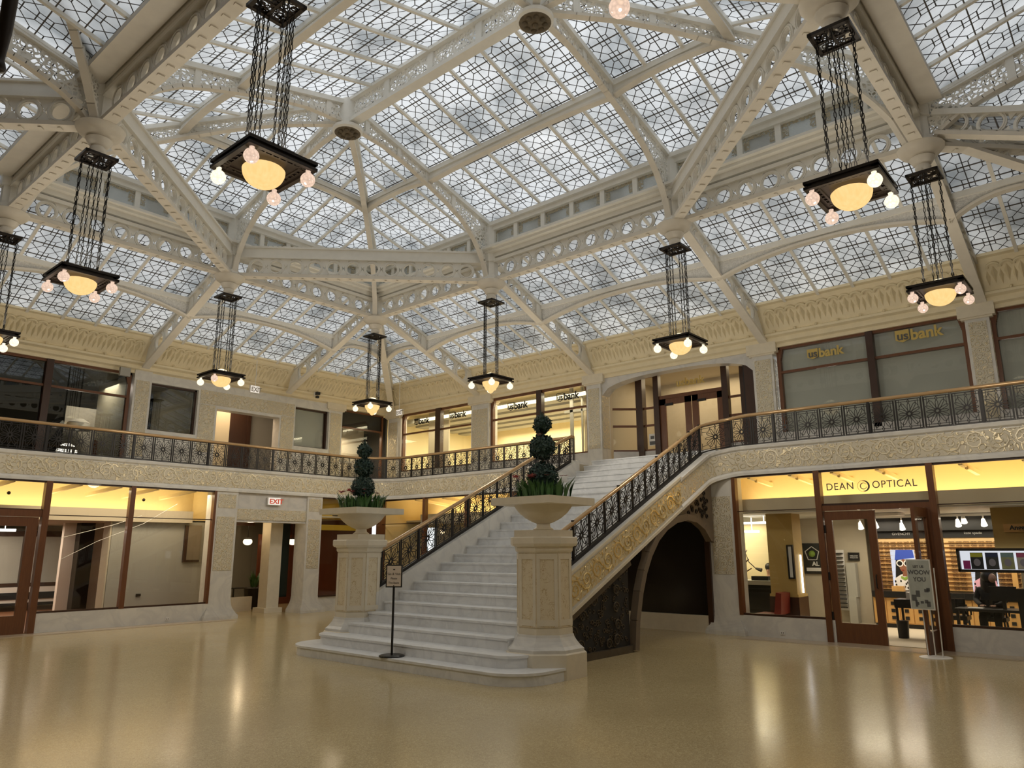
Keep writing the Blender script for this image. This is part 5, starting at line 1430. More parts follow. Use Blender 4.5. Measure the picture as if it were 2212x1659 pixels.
g = thing('red_chair', 'oxblood red low chair in front of the ochre pillar', 'chair', (19.7, 8.0, 0))
part('seat', MB().box(19.3, 19.95, 7.75, 8.33, .22, .50), M['red'], g); part('backrest', MB().prism([(19.3,7.80,.5),(19.3,7.62,.5),(19.3,7.58,1.02),(19.3,7.72,1.04)], (.62,0,0)), M['red'], g)
for x, y in ((19.34,7.8),(19.9,7.8),(19.34,8.28),(19.9,8.28)): part('leg', MB().box(x-.025,x+.025,y-.025,y+.025,0,.22), M['black'], g)
g = thing('coat_stand', 'brown wooden coat stand at the left end of the optical shop window', 'coat stand', (20.6, 9.05, 0))
part('pole', MB().tube([(20.6,9.05,.0),(20.6,9.05,2.15)], .03, 8), M['wood'], g)
for a, z in ((0,2.1),(2.1,2.0),(4.2,1.85),(5.2,1.6)): part('arm', MB().tube([(20.6,9.05,z-.1),(20.6+.16*math.cos(a),9.05+.16*math.sin(a),z)], .016, 6), M['wood'], g)
for a in (.5, 2.6, 4.7): part('foot', MB().tube([(20.6,9.05,.12),(20.6+.3*math.cos(a),9.05+.3*math.sin(a),.02)], .022, 6), M['wood'], g)
g = thing('desk_lamp', 'thin black jointed desk lamp before the yellow wall', 'lamp', (21.7, 9.5, 1.24))
part('arm', MB().tube([(21.7,9.55,1.24),(21.7,9.55,1.62),(21.7,9.5,2.0),(21.7,9.42,1.75),(21.7,9.2,1.55)], .014, 6), M['blackiron'], g); part('head', MB().tube([(21.7,9.22,1.57),(21.7,9.05,1.52)], [.03,.06], 8), M['blackiron'], g)
M['tube'] = emit('fluorescent_tube', (1.0,.97,.9), 3)
solo('fluorescent_light', MB().box(21.0, 21.12, 8.3, 9.6, 2.84, 2.90).box(21.05,21.07,8.6,8.62,2.9,3.06).box(21.05,21.07,9.3,9.32,2.9,3.06), M['tube'], 'glowing ceiling tube, the upper one at the left end of the optical shop', 'light')
solo('fluorescent_light', MB().box(22.0, 22.12, 9.2, 10.3, 2.62, 2.68).box(22.05,22.07,9.4,9.42,2.68,3.06).box(22.05,22.07,10,10.02,2.68,3.06), M['tube'], 'glowing ceiling tube, the lower one above the coat stand', 'light')
# the screen wall with magazines on its shelf, and a dark partition at the right picture edge
g = thing('magazine_display', 'wide framed light panel with a row of magazine covers, above the seated person', 'display', (20.3, 3.0, 1.62))
part('frame', MB().box(20.28, 20.4, 1.2, 3.72, 1.60, 1.66).box(20.28, 20.4, 1.2, 3.72, 2.08, 2.14).box(20.28, 20.4, 3.66, 3.72, 1.6, 2.14), M['blackiron'], g)
part('lit_back', MB().box(20.38, 20.4, 1.2, 3.66, 1.66, 2.08), M['shoplightdim'], g)
MAG = [((.55,.60,.08), (.02,.03,.05), 'magazine with a yellow masthead on the light panel'), ((.03,.05,.16), (.05,.06,.08), 'dark blue magazine on the light panel'), ((.25,.42,.50), (.45,.50,.30), 'pale blue-green magazine on the light panel'), ((.55,.12,.30), (.7,.68,.66), 'magazine with a pink masthead cut by the right picture edge')]
for k, (c1, c2, lab) in enumerate(MAG):
    y = 3.32 - k*.30; g = thing('magazine', lab, 'magazine', (20.3, y, 1.67))
    part('cover', MB().box(20.30, 20.32, y-.125, y+.125, 1.67, 2.04), simple('magazine_cover', c2, .4, var=.5, vscale=9), g); part('masthead', MB().box(20.294, 20.30, y-.12, y+.12, 1.94, 2.03), simple('magazine_masthead', c1, .4), g)
    part('printed_face', MB().lathe([(.001,0),(.07,.001)], 12, (20.297, y, 1.80)) if False else MB().prism([(20.295, y+.07*math.cos(a), 1.82+.085*math.sin(a)) for a in (2*PI*i/12 for i in range(12))], (.004,0,0)), simple('printed_face', (.35,.36,.5), .5), g)
solo('pink_bag', MB().box(20.29, 20.33, 3.46, 3.60, 1.67, 1.86), simple('magenta_card', (.45,.03,.30), .5), 'magenta card at the left end of the light panel', 'card')
struct('wall_partition_right', MB().box(20.5, 20.6, -2, 2.95, 2.14, 3.06), M['ochrewall'])
g = thing('hanging_sign', 'narrow tan sign board hanging at the right picture edge', 'sign', (20.4, 2.5, 2.55)); part('board', MB().box(20.38, 20.42, 2.0, 2.72, 2.5, 2.68), M['maple'], g); text('lettering', 'Anggl', 'E', 20.37, 2.60, 2.55, .10, M['signblack'], g, 0, bold=.004)
solo('computer_monitor', MB().box(20.15, 20.2, 2.62, 3.14, .98, 1.30).box(20.18, 20.24, 2.85, 2.92, .80, .98), M['black'], 'black computer monitor in front of the seated person', 'monitor')
g = thing('work_desk', 'black work desk in front of the seated person', 'desk', (20.3, 2.9, 0)); part('top', MB().box(20.0, 20.75, 2.1, 3.85, .74, .80), M['black'], g)
for x in (20.04, 20.70):
    for y in (2.15, 3.80): part('leg', MB().box(x-.03,x+.03,y-.03,y+.03,0,.74), M['black'], g)
solo('desk_papers', MB().box(20.1, 20.4, 3.3, 3.6, .80, .815), M['paper'], 'white papers on the black work desk', 'papers')
solo('computer_tower', MB().box(19.6, 20.1, 2.0, 2.55, .0, 1.28), M['black'], 'tall dark cabinet at the right picture edge behind the shop glass', 'cabinet')
def chair(x, y, lab):
    g = thing('office_chair', lab, 'chair', (x, y, 0))
    part('seat', MB().box(x-.25, x+.25, y-.25, y+.25, .48, .58), M['black'], g)
    bk = MB()
    for k in range(7):
        a0, a1 = -.9 + .257*k, -.9 + .257*(k+1); p = lambda a: V((x - .28*math.cos(a)+.02, y + .28*math.sin(a), .80))
        bk.bar(p(a0), p(a1), .04, .34, (0,0,1))
    part('backrest', bk, M['black'], g)
    for sx in (-.22, .22):
        for sy in (-.22, .22): part('leg', MB().tube([(x+sx, y+sy, 0), (x+sx*.9, y+sy*.9, .48)], .022, 6), M['black'], g)
    for sy in (-.26, .26): part('armrest', MB().tube([(x-.2, y+sy, .58), (x-.2, y+sy, .74), (x+.2, y+sy, .74), (x+.2, y+sy, .58)], .02, 6), M['black'], g)
chair(20.9, 3.98, 'empty black chair just right of the shop door mullion')
chair(20.98, 3.22, 'black chair under the seated person in the optical shop')
# people
def person(name, lab, loc, nodes, edges, mat, extra):
    g = thing(name, lab, 'person', loc)
    me = bpy.data.meshes.new('body'); me.from_pydata([n[:3] for n in nodes], edges, []); o = bpy.data.objects.new('body', me); COL.objects.link(o); o.parent = g; me.materials.append(mat)
    sk = o.modifiers.new('skin', 'SKIN'); ss = o.modifiers.new('sub', 'SUBSURF'); ss.levels = ss.render_levels = 2
    for i, n in enumerate(nodes):
        v = me.skin_vertices[0].data[i]; v.radius = (n[3], n[3]*(n[4] if len(n) > 4 else 1)); v.use_root = i == 0
    ORG[o.name] = ORG[g.name]
    return g
# local frame: x away from the viewer's window, y to the left
N1 = [(0,0,.68,.20),(.0,0,.88,.17),(-.02,0,1.08,.19),(-.06,0,1.24,.12),(-.10,0,1.33,.075),(-.13,-.02,1.47,.115),(-.16,-.02,1.56,.10),
      (-.02,.24,1.17,.085),(-.10,.30,.95,.065),(-.36,.20,.88,.05),(-.46,.12,.87,.04),(-.02,-.24,1.17,.085),(-.10,-.30,.95,.065),(-.36,-.20,.88,.05),(-.46,-.12,.87,.04),
      (-.10,.13,.63,.12),(-.46,.15,.60,.09),(-.46,.15,.18,.06),(-.10,-.13,.63,.12),(-.46,-.15,.60,.09),(-.46,-.15,.18,.06)]
E1_ = [(0,1),(1,2),(2,3),(3,4),(4,5),(5,6),(2,7),(7,8),(8,9),(9,10),(2,11),(11,12),(12,13),(13,14),(0,15),(15,16),(16,17),(0,18),(18,19),(19,20)]
g = person('person', 'person in dark clothes with long black hair, seated at the black work desk', (20.95, 3.24, 0), N1, E1_, M['blackcloth'], None)
ORG[g.name] = (0,0,0)
hm = MB(); hm.ball((-.11,-.01,1.50), .15, 14, 10, 1.15); hm.lathe([(.13,1.12),(.16,1.25),(.15,1.42),(.13,1.5)], 12, (-.04, .02, 0))
part('hair', hm, M['hair'], g, 50)
fc = MB(); fc.ball((-.20,-.10,1.46), .085, 12, 8, 1.25); fc.ball((-.275,-.14,1.455), .018, 6, 4)
part('face', fc, M['skin'], g, 50)
for sy in (1, -1):
    h = MB(); h.frame_box((-.50, sy*.11, .855), V((.045,0,0)), V((0,.04,0)), V((0,0,.015)))
    for k in range(4): h.tube([(-.54, sy*(.11 + .022*(k-1.5)), .858), (-.585 - .008*(k in (1,2)), sy*(.11 + .024*(k-1.5)), .856), (-.615 - .01*(k in (1,2)), sy*(.11 + .024*(k-1.5)), .842)], [.011,.010,.007], 6)
    h.tube([(-.49, sy*.075, .855), (-.53, sy*.045, .855), (-.56, sy*.04, .85)], [.012,.010,.008], 6)
    part('hand', h, M['skin'], g, 50)
N2 = [(0,0,.70,.20),(0,0,.95,.19),(0,0,1.18,.20),(0,0,1.30,.11),(0,0,1.38,.07),(-.02,0,1.52,.10),(-.02,0,1.62,.09),(0,.26,1.22,.08),(-.06,.30,1.0,.06),(-.3,.16,1.16,.05),(0,-.26,1.22,.08),(-.06,-.30,1.0,.06),(-.3,-.16,1.16,.05)]
g = person('person', 'dark-haired person behind the reception desk, only the head showing', (22.45, 9.12, 0), N2, [(0,1),(1,2),(2,3),(3,4),(4,5),(5,6),(2,7),(7,8),(8,9),(2,10),(10,11),(11,12)], M['skin'], None)
ORG[g.name] = (0,0,0)
part('hair', MB().ball((.0,0,1.60), .125, 14, 10), M['hair'], g, 50); part('shirt', MB().lathe([(.24,.7),(.25,1.1),(.20,1.26),(.1,1.32)], 14, (0,0,0), 0, True, .8, 1.1), M['blackcloth'], g, 50)
e_ = MB()
for sy in (.04, -.04): e_.ball((-.11, sy, 1.54), .016, 8, 5)
part('eyes', e_, M['black'], g); part('nose', MB().ball((-.125, 0, 1.50), .02, 8, 5, 1.4), M['skin'], g, 50)

# dark bay under the stairs
struct('baseboard_understair', FB(MB(), 'E', A, 9.12, 13.7, 0, .43, -.04, .1), M['stoneplain'])
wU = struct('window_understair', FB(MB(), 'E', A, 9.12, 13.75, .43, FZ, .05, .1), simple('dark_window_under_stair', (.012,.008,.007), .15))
post('E', A, 9.12, 9.26, 0, FZ, -.08, .1, 'wooddark')
# right side beyond the stairs
struct('baseboard_right_far', FB(MB(), 'E', A, 13.75, B, 0, .5, -.02, .12), M['marble'])
for a, b in ((20.42, B-.15), (18.26, 20.3), (16.1, 18.14), (13.9, 15.98)): glassbay('E', A, a, b, .5, FZ, TR)
for s in (20.30, 18.14, 15.98): post('E', A, s, s+.12, .5, FZ)
post('E', A, B-.22, B-.02, 0, FZ, -.1, .2)
struct('beam_cove_far', MB().box(19.6, 19.9, 13.7, 21.6, 3.10, 3.46), M['beige'])
struct('ceiling_cove_far', MB().box(A+.15, 20.9, 13.7, 22.8, 4.28, 4.34).box(20.8, 20.9, 13.7, 22.8, 3.0, 4.3).box(A+.2, 20.8, 22.75, 22.85, 0, 4.3), M['coveside'])
struct('wall_far_shop', MB().box(21.6, 21.7, 13.7, 22.8, 0, 3.3).box(A+.2, 22, 13.62, 13.7, 0, 4.3), M['beige'])
struct('ceiling_far_shop', MB().box(19.9, 21.7, 13.7, 22.8, 3.2, 3.26), M['beige'])
for k, y in enumerate((21.4, 19.9, 18.4, 16.9)): struct('beam_bracket_far_%d' % k, MB().bar((A+.5, y, 4.02), (20.7, y-.2, 3.84), .1, .1), M['coveside'])
M['lampglow'] = emit('globe_lamp', (1.0,.80,.50), 2.2)
def pendant(x, y, z, r, lab, rod=True):
    g = thing('globe_pendant', lab, 'lamp', (x, y, z)); part('globe', MB().ball((x, y, z), r, 14, 10, .8), M['lampglow'], g, 60)
    part('canopy', MB().lathe([(r*.9,z+r*.55),(r*.9,z+r*.7),(.02,z+r*.8)], 12, (x,y,0)), M['blackiron'], g)
    if rod: part('rod', MB().tube([(x,y,z+r*.7),(x,y,3.4)], .012, 6), M['blackiron'], g)
p = HIT(840, 1182, 'X', 20.2); pendant(p.x, p.y, p.z, .13, 'small dim globe lamp behind the glass beside the left stair railing')
p = HIT(858, 1170, 'X', 20.6); pendant(p.x, p.y, p.z, .06, 'tiny bright lamp above the left stair railing, behind glass')
solo('leather_bench', MB().box(20.2, 21.2, 15.0, 17.6, .0, 1.5), M['red'], 'oxblood bench back glimpsed through the left stair railing', 'bench')

# left side
column('N', B, 11.98, 12.74, 0, FZ, .6, None, (1.5, 3.2), True, None, 'marble pier with scroll panel right of the left shop window')
struct('trim_pier_panel', FB(FB(MB(), 'N', B, 12.06, 12.66, 3.48, 3.92, -.012, .02), 'N', B, 15.48, 15.98, 3.48, 3.92, -.012, .02), M['ornfine'])
column('N', B, 15.42, 16.05, 0, FZ, .7, None, (1.5, 3.2), True, None, 'marble pier with scroll panel right of the lower EXIT sign')
struct('wall_left_lintel', FB(MB(), 'N', B, 12.74, 15.42, 3.05, FZ, .08, .5), M['marblegrey'])
struct('trim_lintel_band', FB(MB(), 'N', B, 12.74, 15.42, 3.12, 3.48, .05, .12), M['ornfine'])
struct('baseboard_left', FB(FB(MB(), 'N', B, 7.07, 11.98, 0, .5, -.02, .12), 'N', B, 16.05, A, 0, .5, .05, .2), M['marble'])
for a, b in ((7.2, 9.3), (9.44, 11.92)): glassbay('N', B, a, b, .5, FZ, TR)
post('N', B, 7.04, 7.2, 0, FZ, -.06, .14); post('N', B, 9.3, 9.44, .5, FZ); post('N', B, 11.90, 11.98, .5, FZ)
glassbay('N', B, 3, 7.04, TR+.1, FZ); struct('trim_door_head_left', FB(MB(), 'N', B, 3, 7.04, TR-.06, TR+.12, -.03, .14), M['wood'])
g = thing('shop_door', 'glazed mahogany door leaf cut by the left picture edge', 'door', (6.3, B, 0))
f = MB(); FB(f, 'N', B, 6.72, 6.98, .01, 3.02, .0, .08); FB(f, 'N', B, 5.3, 5.5, .01, 3.02, .0, .08); FB(f, 'N', B, 5.5, 6.72, 2.78, 3.02, .0, .08); FB(f, 'N', B, 5.5, 6.72, .01, .48, 0, .08); part('frame', f, M['wood'], g)
part('door_pane', FB(MB(), 'N', B, 5.5, 6.72, .48, 2.78, .035, .045), M['pane'], g)
glassbay('N', B, 16.05, A-.1, .5, FZ, None)
# left shop interior
M['shopfloor2'] = wood('reddish_floor', (.20,.085,.04), (.30,.13,.06), .4)
struct('floor_left_shop', MB().box(-4, 12.6, B+.2, 36, .0, .012), M['shopfloor2'])
struct('ceiling_left_shop', MB().box(-4, 12.7, B+.15, 36, 4.3, 4.36), M['white'])
struct('beam_cove_left', MB().box(-4, 12.0, 24.5, 24.9, 3.02, 3.40), M['beige'])
struct('wall_cove_left', MB().box(-4, 12.6, 25.7, 25.8, 3.1, 4.3).box(12.55, 12.65, B+.3, 36, 0, 4.3), M['coveside'])
struct('wall_left_shop_face', MB().box(9.55, 12.6, 24.7, 24.8, 0, 3.1), M['greywall'])
struct('ceiling_left_shop_low', MB().box(-4, 12.6, 24.7, 34, 3.06, 3.12), M['beige'])
struct('wall_left_shop_end', MB().box(-4, 13, 33.5, 33.6, 0, 3.2).box(9.5, 9.56, 24.7, 25.2, 0, 3.1).box(10.78, 12.6, 28.4, 28.5, 0, 3.1), M['beige'])
for k, x in enumerate((6.4, 8.1, 9.2, 10.3, 11.5)): struct('beam_bracket_left_%d' % k, MB().bar((x, B+.5, 4.02), (x-.25, 25.4, 3.84), .10, .10), M['coveside'])
for x, z, lab in ((6.55, 3.72, 'small dark round knob under the left shop ceiling by the door'), (10.25, 3.70, 'small dark round knob under the left shop ceiling, right pane')): solo('smoke_detector', MB().ball((x, 24.3, z), .05, 10, 6), M['bronze'], lab, 'detector')
M['wallbrown'] = simple('brown_grey_glass', (.22,.18,.13), .3)
struct('trim_notch_window', MB().box(11.85, 12.4, 24.62, 24.7, 1.75, 2.95), M['wooddark']); struct('trim_notch_pane', MB().box(11.95, 12.4, 24.60, 24.62, 1.82, 2.95), M['wallbrown'])
for nm, x0, x1, mat in (('pale', 9.35, 9.9, 'litwall'), ('dark', 9.7, 10.2, 'wooddark'), ('pale', 10.3, 10.75, 'litwall')): pass
solo('interior_column', MB().box(9.82, 10.28, 28.0, 28.4, 0, 3.06), M['bronze'], 'dark square column inside the left shop', 'column')
struct('wall_left_piers', MB().box(9.45, 9.86, 28.4, 28.6, 0, 3.06).box(10.3, 10.78, 28.4, 28.6, 0, 3.06), M['litwall'])
struct('baseboard_left_piers', MB().box(9.43, 9.88, 28.36, 28.4, 0, .14).box(10.28, 10.8, 28.36, 28.4, 0, .14), M['black'])
w_ = srtoot('window_left_shop'); part('frame', MB().box(3, 11, 31.8, 31.9, 2.65, 2.85).box(3, 11, 31.8, 31.9, .85, .98).box(9.25, 9.42, 31.75, 31.9, .9, 2.7), M['wooddark'], w_); part('pane', MB().box(3, 11, 31.86, 31.88, .95, 2.7), simple('grey_street_window', (.46,.48,.44), .2, var=.2, vscale=.8), w_)
solo('radiator_cover', MB().box(3, 11, 31.5, 31.75, .2, .84), M['white'], 'low white radiator cover under the grey window of the left shop', 'radiator')
solo('radiator_grille', MB().box(6, 9.2, 31.47, 31.5, .42, .66).box(9.45, 10.9, 31.47, 31.5, .42, .66).box(6, 10.9, 31.47, 31.5, .2, .30), M['black'], 'black grille strip on the low white radiator cover', 'grille')
solo('fluorescent_light', MB().box(6.2, 7.9, 28.0, 28.16, 2.74, 2.82).box(6.5,6.52,28.07,28.09,2.82,3.06).box(7.6,7.62,28.07,28.09,2.82,3.06), M['tube'], 'glowing ceiling tube at the left picture edge behind the door glass', 'light')
for a, z in ((8.4, 2.62), (8.35, 2.1)): pass
wire = MB().tube([(8.0, 24.0, 1.9), (8.9, 24.0, 2.4), (10.2, 24.0, 2.95), (11.2, 24.0, 3.6)], .008, 5).tube([(8.0, 24.2, 2.5), (9.4, 24.2, 2.9), (10.2, 24.2, 3.2)], .008, 5)
solo('hanging_wire', wire, M['paper'], 'two thin pale slanting wires behind the left shop glass', 'wire')
solo('socket', MB().box(10.48, 10.62, 24.66, 24.7, .72, .80), M['bronze'], 'small dark socket on the grey wall behind the left shop glass', 'socket')
def outlet(x, y, z, ax, lab):
    g = thing('power_outlet', lab, 'outlet', (x, y, z))
    if ax == 'N': part('plate', MB().box(x-.06, x+.06, y-.02, y, z-.04, z+.04), M['white'], g); part('sockets', MB().box(x-.03, x-.015, y-.024, y-.02, z-.015, z+.015).box(x+.015, x+.03, y-.024, y-.02, z-.015, z+.015), M['black'], g)
    else: part('plate', MB().box(x-.02, x, y-.06, y+.06, z-.04, z+.04), M['white'], g); part('sockets', MB().box(x-.024, x-.02, y-.03, y-.015, z-.015, z+.015).box(x-.024, x-.02, y+.015, y+.03, z-.015, z+.015), M['black'], g)
p = HIT(361, 1337, 'Y', B-.02); outlet(p.x, B-.02, p.z, 'N', 'white power outlet low on the left marble base')
p = HIT(1691, 1367, 'X', A-.02); outlet(A-.02, p.y, p.z, 'E', 'white power outlet low on the right marble base')
# passage behind the two left piers
struct('column_passage', MB().box(14.62, 15.1, 23.95, 24.5, .0, 3.2).box(14.5, 15.2, 23.85, 24.6, 0, .16), M['stoneplain'])
struct('ceiling_passage', MB().box(12.7, 18.6, B+.3, 30, 3.3, 3.36), M['beige'])
struct('wall_passage_base', MB().box(12.7, 14.8, 25.2, 25.3, 0, .5), M['stoneplain'])
r = srtoot('window_passage'); part('pane', MB().box(13.0, 14.7, 25.24, 25.26, .5, 3.2), M['pane'], r); part('frame', MB().box(12.85, 13.15, 25.1, 25.35, 0, 3.2).box(12.85, 14.7, 25.2, 25.3, 3.0, 3.2), M['wooddark'], r)
part('side_pane', MB().box(15.1, 15.5, 24.1, 24.14, .5, 3.2), simple('dark_green_pane', (.018,.03,.025), .1), r)
struct('wall_cafe_back', MB().box(12.7, 18.6, 29.9, 30, 0, 3.3), M['greywall'])
struct('wall_cafe_side', MB().box(18.5, 18.6, B+.3, 30, 0, 4.2), wood('red_panelling_side', (.10,.03,.012), (.17,.05,.02), .4))
struct('wall_cafe_panelling', MB().box(16.3, 18.5, 27.5, 27.6, 0, 2.75), wood('red_panelling', (.12,.035,.015), (.20,.06,.025), .4))
M['signyellow'] = simple('yellow_fascia', (.60,.38,.03), .5)
g = thing('cafe_fascia', 'yellow fascia board with a dark round emblem, above the left urn', 'sign', (17, B+.6, 3.1))
part('board', MB().box(16.1, 18.4, B+.6, B+.66, 3.25, 4.0), M['signyellow'], g); part('lower_board', MB().box(16.1, 18.4, B+.6, B+.66, 2.85, 3.05), M['signyellow'], g)
part('emblem', MB().annulus((17.05, B+.59, 3.52), (1,0,0), (0,0,1), (0,1,0), .17, .09, .02, 20).box(17.02, 17.08, B+.57, B+.59, 3.40, 3.66), M['black'], g)
for px, lab in ((535, 'glowing globe pendant in the passage, left of the inner pier'), (632, 'glowing globe pendant just left of the second ground-floor pier')):
    p = HIT(px, 1170, 'Y', 26.4 if px < 600 else 26.4); pendant(p.x, p.y, p.z, .17, lab)
p = HIT(792, 1163, 'Y', 25.0); solo('ceiling_lamp', MB().lathe([(.22,0),(.26,.08),(.24,.16)], 16, (p.x, p.y, p.z)), M['lampglow'], 'flat glowing ceiling lamp glimpsed behind the left urn', 'lamp', sm=40)
p = HIT(550, 1265, 'Y', 26.0)
g = thing('agave_pot', 'spiky plant in a dark pot behind the passage window', 'plant', (p.x, p.y, 0)); part('pot', MB().lathe([(.3,0),(.38,.75),(.34,.78)], 14, (p.x, p.y, 0)), M['bronze'], g, 40); rnd = random.Random(9); part('leaves', blades((p.x, p.y, .75), 26, .02, .2, .4, .75, .03, .6), M['leafgreen'], g)
g = thing('cafe_table', 'small dark table behind the passage window', 'table', (p.x-.7, p.y+.2, 0)); part('top', MB().box(p.x-1.0, p.x-.4, p.y, p.y+.5, .74, .78), M['blackiron'], g); part('leg', MB().box(p.x-.72, p.x-.68, p.y+.22, p.y+.28, 0, .74), M['blackiron'], g)
# ------------------------------------------------------------------ hanging lamps
M['bowl'] = None
def bowlmat():
    m, nt, out = newmat('amber_bowl_glass')
    tc = N(nt, 'ShaderNodeTexCoord'); sp = N(nt, 'ShaderNodeSeparateXYZ'); L(nt, tc.outputs['Object'], sp.inputs[0])
    nz = N(nt, 'ShaderNodeTexNoise'); nz.inputs['Scale'].default_value = 18; nz.inputs['Detail'].default_value = 4
    mp = N(nt, 'ShaderNodeMapping'); mp.inputs['Scale'].default_value = (1, 1, .2); L(nt, tc.outputs['Object'], mp.inputs[0]); L(nt, mp.outputs[0], nz.inputs['Vector'])
    c = mixc(nt, nz.outputs[0], (.95, .52, .17), (1.0, .70, .32))
    e = N(nt, 'ShaderNodeEmission'); L(nt, c, e.inputs[0]); e.inputs[1].default_value = 1.0; L(nt, e.outputs[0], out.inputs[0]); return m
M['bowl'] = bowlmat()
def globemat(name, c, s):
    m, nt, out = newmat(name)
    tc = N(nt, 'ShaderNodeTexCoord'); vo = N(nt, 'ShaderNodeTexVoronoi'); vo.inputs['Scale'].default_value = 30; L(nt, tc.outputs['Object'], vo.inputs['Vector'])
    cc = mixc(nt, vo.outputs['Distance'], c, tuple(x*.6 for x in c)); e = N(nt, 'ShaderNodeEmission'); L(nt, cc, e.inputs[0]); e.inputs[1].default_value = s
    g = N(nt, 'ShaderNodeBsdfGlossy'); g.inputs['Roughness'].default_value = .1; mx = N(nt, 'ShaderNodeMixShader'); mx.inputs[0].default_value = .12
    L(nt, e.outputs[0], mx.inputs[1]); L(nt, g.outputs[0], mx.inputs[2]); L(nt, mx.outputs[0], out.inputs[0]); return m
M['globe'] = globemat('cut_glass_globe_lit', (1.0,.72,.55), 1.05); M['globeb'] = globemat('cut_glass_globe_bright', (1.0,.88,.62), 1.7)
M['dome'] = emit('glowing_upper_dome', (1.0,.86,.55), 1.5)
# meshes in the lamp's own frame: origin at the frame centre
HS = .485
def frame_mesh():
    mb = MB()
    for z0, z1, o in ((.03,.07,HS),(-.01,.03,HS-.04),(-.05,-.01,HS)):
        for a in range(4):
            c, s = [(1,0),(0,1),(-1,0),(0,-1)][a]; d = V((c,s,0)); t = V((-s,c,0)); mb.frame_box(d*(o-.03) + V((0,0,(z0+z1)/2)), d*.03, t*o, V((0,0,(z1-z0)/2)))
    mb.frame_box((0,0,.015), (HS-.05,0,0), (0,HS-.05,0), (0,0,.01))
    for a in range(4):
        c, s = [(1,0),(0,1),(-1,0),(0,-1)][a]; d = V((c,s,0)); t = V((-s,c,0))
        for k in range(7): mb.frame_box(d*(HS-.12) + t*((k-3)*.10) - V((0,0,.0)), d*.02, t*.012, V((0,0,.02)))
        mb.frame_box(d*.33 + V((0,0,-.0)), d*.015, t*.33, V((0,0,.015)))
        for q in (-.3, .3): mb.frame_box(d*.40 + t*q, d*.06, t*.06, V((0,0,.012)))
    return mesh('lamp_frame', mb, M['bronze'])
def plate_mesh():
    mb = MB(); h = .29
    for a in range(4):
        c, s = [(1,0),(0,1),(-1,0),(0,-1)][a]; d = V((c,s,0)); t = V((-s,c,0)); mb.frame_box(d*(h-.03), d*.03, t*h, V((0,0,.025)))
    rq = random.Random(2)
    for k in range(46):
        x, y, r_ = rq.uniform(-.23,.23), rq.uniform(-.23,.23), rq.uniform(.03,.06); mb.annulus((x,y,0), (1,0,0), (0,1,0), (0,0,1), r_, r_*.62, .012, 8)
    mb.frame_box((0,0,0), (.27,0,0), (0,.018,0), (0,0,.012)); mb.frame_box((0,0,0), (.018,0,0), (0,.27,0), (0,0,.012)); mb.lathe([(.06,.0),(.06,.14)], 10)
    return mesh('lamp_ceiling_plate', mb, M['bronze'])
def chain_mesh(Ln):
    mb = MB(); n = 25; st = Ln/n
    for i in range(n):
        c = V((0,0,st*(i+.5))); w, h = .016, st*.58; e = V((1,0,0)) if i % 2 else V((0,1,0)); pts = [c + e*(w*math.cos(a)) + V((0,0,h*math.sin(a))) for a in (2*PI*k/8 for k in range(8))]
        mb.tube(pts, .0065, 5, True)
    return mesh('lamp_chain', mb, M['chain'])
LZ, PZ = 7.0, 9.40
chm = chain_mesh(PZ-LZ-.03); frm = frame_mesh(); plm = plate_mesh()
bw = mesh('lamp_bowl', MB().lathe([(.001,-.30)] + [(.27*math.sin(t), -.06 - .24*math.cos(t)) for t in (PI/2*k/10 for k in range(1, 11))] + [(.25,-.04)], 28, cap=False), M['bowl'], sm=60)
bw2 = mesh('lamp_bowl_tip', MB().lathe([(.001,-.40),(.05,-.37),(.09,-.32),(.10,-.29),(.15,-.285)] + [(.25*math.sin(t), -.06 - .22*math.cos(t)) for t in (.72 + (PI/2-.72)*k/8 for k in range(1, 9))], 28, cap=False), M['bowl'], sm=60)
dm = mesh('lamp_dome', MB().lathe([(.22*math.cos(t), .03 + .20*math.sin(t)) for t in (PI/2*k/9 for k in range(9))] + [(.001,.23)], 24, cap=False), M['dome'], sm=60)
gm = MB().ball((0,0,0), .095, 14, 10); gm.lathe([(.03,.085),(.035,.13)], 8); gmat = mesh('lamp_globe', gm, M['globe'], sm=60); gbr = mesh('lamp_globe', gm, M['globeb'], sm=60)
def lamp(i, j, lab, bright=(), tip=False, rz=0):
    x, y = nd(i, j); t = thing('hanging_lamp', lab, 'lamp', (x, y, LZ), 0, None)
    mpart('ceiling_plate', plm, t, (0,0,PZ-LZ)); mpart('frame', frm, t)
    for c, s in ((1,0),(0,1),(-1,0),(0,-1)):
        for q in (-.035, .035): mpart('chain', chm, t, (c*.25 - s*q + .0, s*.25 + c*q, .04))
    mpart('bowl', bw2 if tip else bw, t, label='amber glowing glass bowl'); mpart('upper_dome', dm, t)
    for k, (c, s) in enumerate(((1,1),(-1,1),(-1,-1),(1,-1))): mpart('globe', gbr if k in bright else gmat, t, (c*.40, s*.40, -.17), label='cut-glass globe bulb')
    return t
